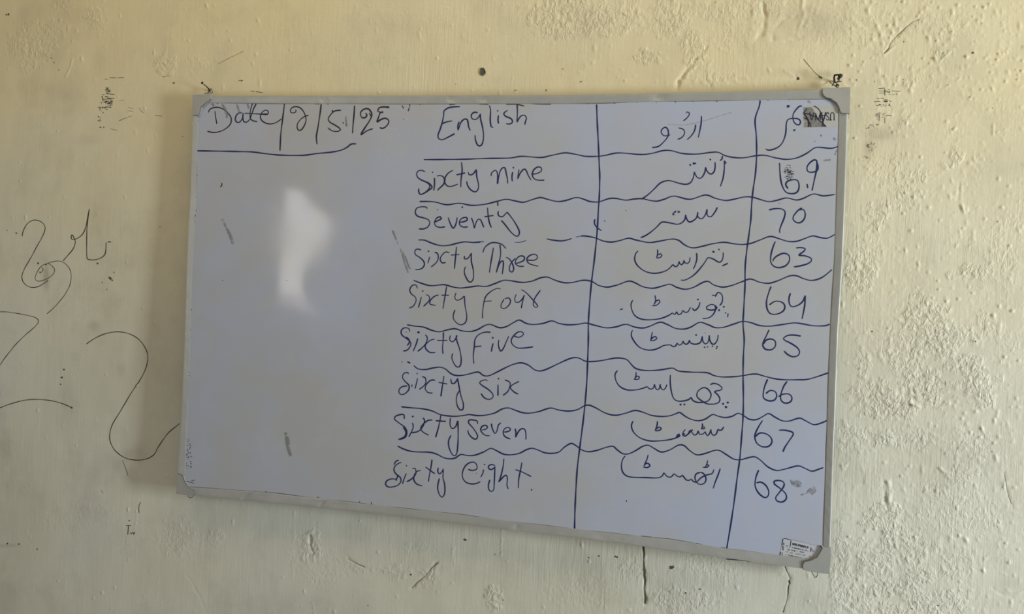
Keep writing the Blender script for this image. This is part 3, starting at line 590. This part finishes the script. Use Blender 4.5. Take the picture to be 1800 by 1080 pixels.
pw('G: 930,115 925,150 905,180 885,178 870,150 868,118;868,118 860,165 840,180 822,160 818,125;818,125 808,165 790,178 765,182 735,172 730,152;730,152 715,180 700,182 688,172 684,158;684,158 670,185 655,188 640,172;640,175 630,195 610,198 595,187 550,190 520,205 480,220 430,222 380,205 345,170 320,125 322,95 330,82;'
   '467,95 462,125 455,155;450,157 480,155 500,140 490,128 470,135 458,150', 'blue Urdu word beside 65', 'G', 2.2, dt=[(775, 118, 7), (835, 203, 6), (855, 200, 5), (890, 195, 6), (922, 199, 7), (918, 212, 6), (838, 103, 3)])
pw('G: 875,467 895,458 930,465 958,490 945,505 905,515 925,535 942,565 935,590 900,603 850,600 800,570 780,545 790,510 830,487 865,505 880,540 865,575 830,590 780,590 750,575 742,555;742,555 720,572 680,582 640,580 615,560 600,510 593,450 594,397;'
   '570,465 560,490 545,503 528,490 522,462;522,462 518,490 505,503 490,490 482,462;482,462 475,490 460,498 445,495 432,480;432,480 400,492 350,503 290,503 240,480 212,440 205,395 222,367;352,377 352,400 342,428;338,430 370,427 375,410 358,406 343,425;990,590 1005,594;958,603 970,598;980,618 990,628',
   'blue Urdu word beside 66', 'G', 2.25, dt=[(665, 607, 8), (693, 606, 8), (965, 602, 8), (997, 592, 7), (985, 623, 9)])
pw('G: 970,762 955,785 940,788 930,778;930,778 915,815 895,822 882,805 880,780;880,780 870,810 855,825 845,815 840,795;840,795 825,812 800,815 790,790;790,790 780,815 760,820 745,800;752,782 725,808 695,830 680,822 685,800 700,780;720,805 735,785 745,800;'
   '660,825 635,832 655,812 662,828 610,848 540,860 450,862 380,840 335,800 320,755 332,722;503,722 500,755 488,788;485,790 515,788 530,775 515,765 495,778;818,738 820,760 812,778;812,778 835,775 832,763 820,765', 'blue Urdu word beside 67', 'G', 2.2, dt=[(650, 824, 8), (690, 815, 7)])
pw('I: 905,215 890,260 870,310 855,357;860,222 850,250 830,257 800,265 765,285 742,310;765,243 735,255 727,285 745,320 775,328 800,310 803,280 785,250 765,243;745,312 720,310 700,290;700,290 685,300 668,298 650,278 638,262;638,262 625,275 605,272 580,252;580,252 560,275 535,275 520,260 508,245;'
   '508,245 495,270 460,282 380,280 300,278 250,270 218,240 210,190 220,150 237,127;398,118 390,150 372,190;362,205 390,210 410,198 400,182 380,182 368,200;815,158 812,180 800,207;782,208 815,206 825,195 815,187 802,198', 'blue Urdu word beside 68', 'I', 2.25)

# numbers
NUM = [('69', 'C: 1282,710 1285,780 1295,850 1320,905 1355,922 1395,918 1415,895 1418,855 1405,828 1370,825 1335,838 1325,860 1342,888;1545,690 1525,685 1495,705 1475,735 1480,765 1510,772 1545,760 1552,730 1540,690;1545,690 1540,760 1525,830 1510,902;1475,855 1480,883', [(1282, 712, 6)]),
 ('70', 'E: 1247,157 1290,148 1335,150 1360,170 1355,210 1335,260 1322,300 1325,320;1480,143 1450,162 1420,200 1418,225 1440,245 1470,245 1495,220 1502,185 1490,155 1462,158', [(1318, 110, 3)]),
 ('63', 'E: 1292,378 1275,420 1260,480 1262,530 1290,558 1330,562 1370,545 1392,510 1385,475 1350,462 1305,480 1278,505 1275,520;1438,425 1470,422 1502,430 1490,450 1458,475 1500,480 1540,495 1545,515 1520,535 1470,550 1422,558', None),
 ('64', 'E: 1262,695 1245,740 1230,800 1235,855 1260,888 1310,888 1350,865 1358,830 1335,805 1290,800 1250,825;1398,742 1388,780 1392,820 1410,838 1450,828 1485,800 1503,758;1503,758 1498,830 1480,925', None),
 ('65', 'G: 1288,80 1270,120 1248,165 1245,195 1265,218 1305,220 1332,195 1330,160 1300,145 1265,155 1250,180;1512,125 1470,118 1420,120 1390,140 1400,155 1440,175 1485,205 1502,235 1490,262 1455,270 1420,255 1393,230', None),
 ('66', 'G: 1278,428 1260,470 1248,520 1250,560 1285,580 1325,575 1342,545 1330,515 1295,508 1265,530;1415,443 1390,480 1370,540 1375,580 1405,597 1440,585 1448,555 1425,532 1380,535 1355,552', None),
 ('67', 'G: 1242,718 1210,770 1188,825 1200,875 1240,903 1285,900 1308,870 1298,835 1260,810 1220,808 1188,835;1358,787 1400,787 1450,800 1457,818 1430,860 1400,905 1385,940', None),
 ('68', 'I: 1175,227 1155,280 1150,340 1175,390 1215,420 1240,410 1245,375 1225,335 1190,312 1158,318;1355,325 1345,308 1310,300 1282,308 1285,325 1330,360 1365,395 1368,430 1340,452 1305,445 1295,420 1320,385 1350,345 1355,320', None)]
for n_, s_, d_ in NUM: pw(s_, 'blue handwritten number ' + n_, s_[0], 2.5, INK, 'handwritten_number', d_)

# stray ink and rub marks
def stray(name, segs, w, m, lab=None, surf=bsurf, parent=None, lift=0.0004):
    return link(name, ribbon(segs, w, surf, lift), parent or panel, m, lab, 'stuff' if len(segs) > 1 and name not in ('pen_scribble', 'sticker_lettering') else None)
stray('ink_mark', parse('I: 350,692 420,700; 430,706 455,710; 565,716 600,730 660,737; 735,742 775,752; 985,785 1035,791; 1215,852 1217,862; 512,716 520,718; 680,737 690,742; 700,742 725,746; 1075,797 1082,799; 1125,806 1140,808; 1160,812 1172,814; 1215,820 1230,822; 1248,824 1272,826'), 1.5, INKD, 'dashes of dark ink along the bottom frame')
stray('ink_mark', parse('I: 945,853 1000,858 1060,862 1115,868; 810,765 812,773; 828,763 830,770; 850,767 852,775; 880,770 882,776; 915,768 917,776; 930,770 933,778'), 1.8, INKD, 'dark ink on the bottom rail')
pm = []
rr_ = random.Random(9)
for _ in range(46):
    y = 195 + 650 * rr_.random(); x = np.interp(y, [180, 350, 485, 620, 735, 810, 856], [346.5, 343.5, 336, 332.5, 327.5, 325, 324]) + rr_.random() * 3 - 1
    pm.append([(x, y), (x + rr_.random() * 2 - 1, y + 1 + 3 * rr_.random() ** 2)])
for _ in range(34):
    y = 770 + 55 * rr_.random(); x = 327 + rr_.random() * 8; pm.append([(x, y), (x + 3 * rr_.random(), y + 2 * rr_.random())])
pm += parse('J: 150,345 205,360; 185,345 212,337; 630,412 630,425; 1070,458 1085,462; 705,418 720,424; 1368,485 1370,498; 1450,492 1452,508')
stray('ink_mark', pm, 1.0, INKD, 'specks of dark ink down the left edge')
tp = []
for _ in range(26):
    x = 360 + 1060 * rr_.random(); y = np.interp(x, [346, 500, 680, 1000, 1130, 1300, 1440], [181, 182.3, 182.8, 182.5, 179.3, 176.5, 174.2]); tp.append([(x, y), (x + rr_.random() * 4, y + rr_.random() * 2)])
stray('ink_mark', tp, 1.1, INKD, 'specks of dark ink under the top rail')
pm = [[(x, y), (x + .6, y + 2.5 * q)] for x, y, q in [(603, 215, 1), (608, 218, 1), (709, 209, .4), (1443, 237, 1.3), (1432, 248, .4), (391, 493, .3), (504, 493, .3), (1100, 370, .4), (1101, 880, 1)]]
stray('ink_mark', pm, 1.6, INKD, 'small dark dots on the panel')
SM = parse('D: 40,300 60,350 80,400; 95,430 120,510 150,600; 110,450 140,520 165,575; 130,480 155,560'); stray('smudge', SM, 3.2, SMUDGE, 'grey rubbed streak left of sixty three')
stray('smudge', parse('J: 850,0 852,60 865,110 885,170; 860,30 872,90'), 5, SMUDGE, 'grey rubbed streak low on the empty side')
stray('smudge', parse('I: 1395,300 1420,315 1450,330 1470,345; 1400,312 1430,330 1460,342; 1425,300 1460,315 1475,330'), 5, SMUDGE, 'grey thumb smudge beside 68')
stray('smudge', parse('I: 1515,385 1535,365 1555,350; 1530,390 1550,370 1565,360; 1545,400 1560,385 1575,370; 1470,402 1500,395 1520,385; 1520,375 1555,345 1575,365 1575,385'), 3.2, SMUDGE, 'dark smudge beside 68 near the right rail')
sc_ = [[(1385 + 14 * math.cos(a) * r * .6, 303 + 14 * math.sin(a) * r), (1385 + 14 * math.cos(a) * r * .6 + 3, 304 + 14 * math.sin(a) * r)] for a, r in [(rr_.random() * 6.3, rr_.random()) for _ in range(60)]]
stray('smudge', sc_, .9, INKD, 'speckled grey fingerprint inside 69')
stray('smudge', parse('A: 210,210 225,225; 280,212 300,240 310,270; 385,210 400,260 405,280; 460,210 470,245; 300,260 320,290 310,310; 1150,300 1158,370'), 4, SMUDGE, 'grey streaks around the word Date')
stray('smudge', parse('C: 1480,270 1500,285; 1590,690 1640,685; 1690,610 1670,650; 1660,530 1675,545; 430,220 470,235; 1690,572 1700,574'), 3.4, SMUDGE)
stray('smudge', parse('K: 1560,140 1590,200 1620,260 1640,320'), 5, SMUDGE, 'faint grey streak at the left edge')
stray('ghost_stroke', parse('A: 1580,230 1580,330 1560,450 1540,590; 1680,300 1740,275 1800,262; 1400,380 1520,385; 1480,460 1540,420; B: 230,300 330,262 450,240; 30,470 100,420 170,370; 740,460 790,448 810,465; 1170,400 1230,460 1280,530; 940,240 1010,260 1030,300; C: 40,620 150,598 250,600 320,660 340,740; 480,920 560,910 640,880; E: 240,250 260,300 330,300 400,290; 700,130 790,100; 680,200 740,230; K: 1430,620 1450,540 1500,515; 1440,450 1490,430; 1640,600 1650,680 1620,710; 1410,1040 1430,1020 1470,1018; J: 1430,60 1410,200 1385,380 1370,490; E: 700,270 850,300'), 1.2, GHOST, 'pale ghosts of wiped writing', lift=.00005)

# stickers
st1 = link('sticker', slab([(1413, 188), (1471.5, 186), (1472, 221.5), (1470.5, 223), (1413.5, 224.5), (1412, 222)], YP - 0.0004, YP + 0.0004), panel, STICK, 'small silver sticker with upside down lettering, scribbled over')
ssurf = lambda x, y: at(x, y, YP - 0.0005)
link('sticker_grime', slab([(1413, 189), (1428, 188.5), (1433, 199), (1440, 212), (1448, 223), (1413.8, 224)], YP - 0.0005, YP - 0.0003), panel, STICKD)
soft(STICKD, 70, 0.25, 0.65)
stray('sticker_lettering', parse('762,705 762,650 768,630 782,622 796,628 802,645 803,705; 750,705 774,705; 795,705 811,705; 742,645 738,626 722,624 712,635 715,655 735,670 745,688 738,705 722,706 712,690; 662,628 684,705 706,628; 655,626 672,626; 698,626 712,626; 668,655 698,655; 594,705 596,628; 650,705 648,628; 594,628 622,700 648,628; 588,706 602,706;'
      '532,630 552,706 574,630; 526,628 540,628; 568,628 582,628; 538,658 566,658', 'Q'), 1.9, INKD, 'dark serif letters USAMA, upside down', ssurf, lift=.0003)
stray('pen_scribble', parse('500,575 470,618 462,628 490,640; 462,632 520,640 580,665 640,710 680,750 715,783; 575,548 620,575 655,625 670,690 680,740 692,783; 465,640 500,680 522,730 520,785; 462,680 500,700 535,745 545,785; 668,785 676,740 690,700; 480,650 515,720 512,785', 'Q'), 1.9, INKD, 'dark pen loops over the sticker', ssurf, lift=.0008)
st2 = link('sticker', slab(parse('285,188 640,262 1032,328 970,470 930,545 880,565 800,605 690,600 450,560 215,522 262,330', 'R')[0], YP - 0.0004, YP + 0.0004), panel, STICKW, 'torn barcode sticker, partly under the corner cap')
ss2 = lambda x, y: at(x, y, YP - 0.00055)
# tiny print: barcode bars, then rows of unreadable glyph ticks
sg = []; yl = []
def rowticks(x0, y0, x1, y1, n, h, dst, sl=0.12, gap=0.25):
    for i in range(n):
        if rr_.random() < gap: continue
        t = i / n; x = x0 + (x1 - x0) * t; y = y0 + (y1 - y0) * t; hh = h * (0.6 + 0.4 * rr_.random())
        dst.append([(1350 + x / 10.8, 930 + y / 10.8), (1350 + (x - hh * sl + rr_.random() * 8 - 4) / 10.8, 930 + (y + hh) / 10.8)])
rowticks(470, 265, 780, 340, 26, 52, sg, gap=.1); rowticks(465, 345, 770, 415, 24, 22, sg); rowticks(380, 385, 770, 455, 22, 30, sg)
rowticks(350, 425, 880, 530, 34, 30, yl); rowticks(345, 480, 640, 545, 20, 25, sg); rowticks(650, 545, 870, 575, 14, 22, sg); rowticks(820, 360, 920, 470, 6, 30, sg)
stray('sticker_print', sg, .75, INKD, 'rows of tiny dark print and barcode bars', ss2, lift=.0003)
stray('sticker_print', yl, .8, YEL, 'row of tiny yellow-brown print', ss2, lift=.0003)
stray('sticker_border', parse('R: 440,215 430,280 418,350; 300,190 350,192 430,212; 290,190 275,260 268,330; 300,265 300,310; 285,330 285,410; 240,440 232,490 212,520; 270,450 268,510; 355,318 372,332; 815,355 815,440; 985,330 1010,345'), 1.4, INKD, 'dark torn edge of the sticker', ss2, lift=.0003)
stray('sticker_border', parse('R: 450,208 600,240 760,285 900,318; 300,540 450,560 690,600; 310,335 450,365 640,400 790,430; 240,520 400,545 600,585'), .8, SMUDGE, None, ss2, lift=.0003)

# ------------------------------------------------------------------ marks on the wall
def wm(name, s, w, m, lab, blk='P'):
    return link(name, ribbon(parse(s, blk), w, wsurf, 0.0003, step=1.6), wall, m, lab)
wm('pen_scribble', 'K: 153,263 160,225 185,180 215,155 250,148 290,162 313,190 312,225 290,275 250,345 210,420 170,490 153,540 160,580 190,612 230,622 275,612 335,572', 1.15, PEN, 'tall pen hook at the left end of the scribbled Urdu word')
wm('pen_scribble', 'K: 440,435 480,390 515,345 527,300 515,265 505,252 498,265 503,282 520,283 550,272 580,245 600,200 612,140 625,70 ; 625,70 612,170 608,270 608,400 620,425 670,427 715,410 740,380 745,305 ; 757,302 780,302', 1.35, PEN, 'scribbled Urdu letters on the wall left of the board')
wm('pen_scribble', 'K: 325,455 290,470 260,510 245,555 258,577 300,572 345,550 375,520 378,490 350,462 330,450; 325,455 370,440 410,436 450,450 485,490 496,540 488,600 460,660 420,715 375,765 328,808; 290,480 300,495 290,515', .9, PEN, 'thin pen loop under the scribbled word')
wm('pen_scribble', 'K: 0,793 60,796 150,810 230,828 262,845 268,865 245,898 180,955 110,1025 L: 65,240 30,285 0,330', 1.0, PEN, 'angled pen line at the left end of the wall')
wm('pen_scribble', 'L: 607,180 640,155 700,122 770,100 840,95 910,110 970,145 1015,200 1037,265 1025,345 985,430 920,530 850,650 790,750 772,830 785,890 825,945 890,985 970,997 1040,985 1085,955 1110,910 1150,850 1190,800 1265,738', 1.25, PEN, 'large S-shaped pen line running to the board')
wm('pen_scribble', 'L: 0,630 80,600 180,575 270,570 360,580 440,600 503,628', 1.25, PEN, 'low arched pen line at the left end of the wall')
wm('pen_scribble', 'W: 797,520 828,520;812,520 808,578;825,562 828,576 840,562 845,578 852,560;890,370 878,400 878,440', 1.0, PEN, 'tiny letters Tw under the board')
wm('pencil_line', 'Y: 55,465 110,530 150,575 190,605', .7, PEN, 'thin pencil curve above the right bolt')
wm('pencil_line', 'Z: 520,712 600,680 700,640; 650,530 720,545; 655,575 710,580; 1020,635 1110,650; 800,530 830,580 870,605; 530,440 560,430 595,435', .9, FAINT, 'faint pencil dashes left of the board')
wm('pencil_line', 'P: 383,112 405,101 428,90; 284,135 296,133; 193,226 205,229; 178,862 182,868', .7, FAINT, 'faint pencil scratches above the board')
wm('pencil_line', 'W: 775,105 795,155 812,205; N: 1270,40 1285,130 1300,210 1325,280', .6, PEN, 'hair-thin scratches')
CRK = mat('crack_dark', (0.075, 0.06, 0.04), 0.9, spec=0.1)
def crack(s, blk, w, jit, lab, m=CRK):
    pts = catmull(parse(s, blk)[0], 2.4); q = random.Random(len(pts))
    pts = [(x + q.uniform(-jit, jit), y) for x, y in pts]
    return link('crack', ribbon([pts], w, wsurf, 0.0003, .45, 30), wall, m, lab)
crack('462,10 470,150 468,250 475,400 485,550 482,620 485,780 495,870 487,922', 'X', 2.6, .35, 'dark vertical crack under the board')
crack('R: 325,720 380,850 425,960 405,1000 415,1050 I: 1385,1050 P: 1385,1050 1377,1078', 'R', 1.1, .5, 'thin jagged crack near the bottom right corner of the board')
crack('R: 405,985 412,1020 420,1050', 'R', 2.2, .3, None)
crack('690,425 728,388 745,345 800,278 850,237 910,182 975,150', 'Y', 1.0, .7, 'slanting crack in the plaster right of the bolt', mat('crack_shallow', (0.22, 0.19, 0.13), 0.9, spec=0.1))
crack('M: 1250,382 1200,422 1150,482 1090,532 1045,578', 'M', 1.0, .4, 'fine slanting crack under the board', bpy.data.materials['crack_shallow'])
crack('M: 552,356 600,376 645,400 690,421', 'M', 1.0, .4, 'fine sloping crack under the board', bpy.data.materials['crack_shallow'])
def ticks(cx, cy, rx, ry, n, lmin, lmax, horiz=True, slant=0.05, vy=None):
    out = []
    for _ in range(n):
        a = rr_.random() * 6.283; r = math.sqrt(rr_.random()); x = cx + rx * r * math.cos(a) + (vy or 0) * r * math.sin(a) * ry; y = cy + ry * r * math.sin(a)
        l = lmin + (lmax - lmin) * rr_.random() ** 3
        out.append([(x, y), (x + l, y + slant * l)] if horiz else [(x, y), (x + .5, y + l * .5)])
    return out
lf = ticks(188, 158, 5, 4, 12, 1, 5) + ticks(187, 172, 10, 10, 26, 1, 7) + ticks(184, 182, 10, 9, 26, 1, 6) + ticks(180, 192, 8, 6, 14, 1, 4, False) + ticks(173, 212, 3, 12, 8, 1, 4) + ticks(177, 224, 5, 2, 5, 1, 4)
lf += parse('Z: 402,125 495,128; 515,127 598,127; 340,145 362,146; 380,145 384,143; 240,527 325,528; 380,528 425,528; 345,265 388,265; 360,290 388,292; 350,310 412,318; 345,335 400,345 470,355; 290,380 310,385; 300,380 308,430; 350,430 352,480')
link('rubbed_pen_mark', ribbon(lf, .95, wsurf, .0002), wall, PEN, 'patch of dark rubbed pen dashes left of the board', 'stuff')
rt = parse('V: 440,238 510,232; 440,266 540,270; 610,268 700,272; 445,293 510,290; 510,240 513,320; 525,262 550,285; 420,355 500,354; 385,395 460,390; 500,370 545,372; 500,380 548,380; 500,390 548,392; 505,397 545,397; 410,440 470,432; 605,308 625,310; 645,306 660,308; 555,308 580,308; 400,548 430,540; 400,560 430,562; 445,540 447,620; 510,590 512,650; 530,560 590,562; 560,380 590,395; 560,425 578,445')
rt += ticks(1565, 160, 4, 4, 10, 1, 3) + ticks(1548, 205, 10, 8, 20, .6, 2.4) + ticks(1532, 222, 12, 7, 24, .6, 2.2) + ticks(1531, 258, 9, 9, 22, .6, 3, slant=-.8) + ticks(1521, 278, 6, 5, 9, .6, 3) + ticks(1555, 185, 14, 4, 10, 1, 4)
link('rubbed_pen_mark', ribbon(rt, .85, wsurf, .0002), wall, PEN, 'patch of dark rubbed pen dashes right of the board', 'stuff')
sp = [(1162, 963.5, 1.4), (1180, 998, 3.0), (1183, 997, 2.4), (1205.5, 1042.5, 1.6), (1230, 1036, 1.4), (1082, 979, 1.8), (1085, 980, 1.6), (1053, 978, 1.4), (1035, 981, 1.2), (722, 1011, 1.6), (817, 949, 2), (819, 950, 1.6), (15, 25, 2), (11, 26, 1.4),
      (28, 410, 1.4), (66, 463, 1.6), (80, 465, 1.6), (70, 479, 1.6), (171, 463.5, 1.6), (194, 490, 2.4), (192, 488, 1.6), (197, 493, 1.4), (200, 479, 1), (179, 497, 1), (187, 509, 1), (305, 146, 1.7), (90, 102, .9), (95, 110, 1.1), (103, 123, .9), (126, 717, 1.6),
      (281, 399, .9), (112, 650, 1.6), (108, 664, 1.8), (106, 676, 1.3), (13, 956, 1.6), (33, 957, 1.4), (65, 966, 1.3), (227, 916, 1.1), (1705, 170.5, 1), (1533, 583, 1.3), (1715, 600.5, 1.3), (1744, 795, .9), (1588, 139, .8), (1506, 140, 1), (1538, 143, .9),
      (1649, 1065, 1.5), (1603, 1071, 1.4), (1745, 190, .9), (960, 158.5, 1.3), (1008, 163, .0), (1800 - 90, 93, 1.8), (1589, 73, 1), (1441, 135, 2), (1444, 136, 2), (1403, 138, 2.6), (801, 148, .8), (1022, 143, 1), (1020, 144, 1), (425, 142, 1.2), (320, 240, 0.7), (12, 405, .8), (647, 1065, 1), (884, 1056, 1), (870, 975, .9)]
link('wall_speck', dots([s for s in sp if s[2] > .1], wsurf, lift=.0004), wall, HOLE, 'scattered dark specks and nicks in the paint', kind='stuff')
link('wall_chip', ribbon(parse('P: 419,142 428,141; 441,160 448,161; 450,161 462,163; 1170,174 1173,178; O: 838,583 885,585; 1680,215 1705,205'), .9, wsurf, .0002), wall, PEN, 'short dark nicks above the board')
hp = [(848 + 5.3 * math.cos(a) * (1 + .1 * math.sin(3 * a + 1)), 126 + 7 * math.sin(a) * (1 + .06 * math.sin(5 * a))) for a in [i * math.pi / 12 for i in range(24)]]
def hole():
    V = [wsurf(x, y) + Vector((0, -.0012, 0)) for x, y in hp] + [wsurf(848 + (x - 848) * .8, 126 + (y - 126) * .8) + Vector((0, 0.0004, 0)) for x, y in hp] + [wsurf(848, 126) + Vector((0, 0.0008, 0))]
    V = [Vector((v.x, min(v.y, wsurf(848, 126).y - 0.0001 * (i > 23)) - .0006, v.z)) for i, v in enumerate(V)]
    Fc = [(i, (i + 1) % 24, 24 + (i + 1) % 24, 24 + i) for i in range(24)] + [(24 + i, 24 + (i + 1) % 24, 48) for i in range(24)]
    return mesh(V, Fc)
link('plugged_hole', hole(), wall, HOLE, 'dark plugged nail hole above the board')

# ------------------------------------------------------------------ hooks, nails and wire ends
def P(s, blk, ys):
    pts = parse(s, blk)[0]; n = len(pts)
    return [at(x, y, ys[i] if isinstance(ys, (list, tuple)) else ys) for i, (x, y) in enumerate(pts)]
def ball(c, r, sy=1.0, seed=0):
    bm = bmesh.new(); bmesh.ops.create_icosphere(bm, subdivisions=2, radius=r)
    for v in bm.verts:
        v.co *= 1 + .12 * mnoise.noise(v.co * 400 + Vector((seed, 0, 0))); v.co.y *= sy; v.co += c
    me_ = bpy.data.meshes.new('m'); bm.to_mesh(me_); bm.free(); return me_
n1 = empty('nail', at(371, 161, -0.005), 'bent dark nail with a round head over the board’s top left corner'.replace('’', "'"), 'nail')
link('nail_head', ball(at(355.6, 146, -0.036), 0.0042, .5), n1, RUST)
link('nail_shaft', tube(P('395,220 440,252 490,300 525,345 545,375', 'T', [-.036, -.034, -.028, -.016, 0.004]), [.0014, .0016, .002, .0026, .0032]), n1, RUST)
h1 = empty('hanging_bracket', at(370, 163, -0.03), 'small dark wire bracket between the left nail and the board', 'bracket')
link('bracket_wire', joined(tube(P('420,412 500,404 585,396 580,370 548,300 540,345 500,372 478,402', 'T', -.03), .0009, 6), tube(P('500,330 510,380', 'T', -.031), .0014, 6)), h1, RUST)
n2 = empty('bolt', at(1470, 150, -0.005), 'bent black bolt wound with wire over the top right corner of the board', 'bolt')
link('bolt_head', joined(ball(at(1477, 133.5, -0.046), 0.0058, .7, 3), ball(at(1474.5, 138, -0.044), 0.004, .8, 5)), n2, RUST)
link('bolt_shaft', tube(P('875,205 840,200 808,205 802,235 806,270 815,310', 'Q', [-.046, -.044, -.040, -.03, -.016, 0.004]), [.0022, .0022, .0024, .0024, .0026, .003]), n2, RUST)
link('wire_wrap', joined(tube(P('780,325 800,290 850,280 880,275 850,265 820,290 845,310 860,318 820,330 800,315 835,340 855,335', 'Q', [-.03, -.034, -.036, -.034, -.03, -.028, -.03, -.034, -.036, -.034, -.03, -.028]), .0012, 6),
     tube(P('745,275 775,300 800,318 830,325', 'Q', [-.012, -.016, -.022, -.03]), .0010, 6), ball(at(1471.5, 149.5, -0.033), .0036, .8, 9)), n2, WIRE)
for s_, blk, lab in (('485,738 500,765 525,788 552,785 580,762 600,742', 'U', 'small wire loop poking out under the bottom left corner cap'), ('825,815 845,845 880,905 905,925 930,900 945,860 935,830', 'R', 'wire loop poking out under the bottom right corner cap')):
    pts = [at(x, y, YB + 0.004) for x, y in catmull(parse(s_, blk)[0], .8)]
    t_ = tube(pts, .0009, 6); o = link('wire_loop', t_, None, WIRE, lab); o['category'] = 'wire'; o['group'] = 'wire loops under the board corners'
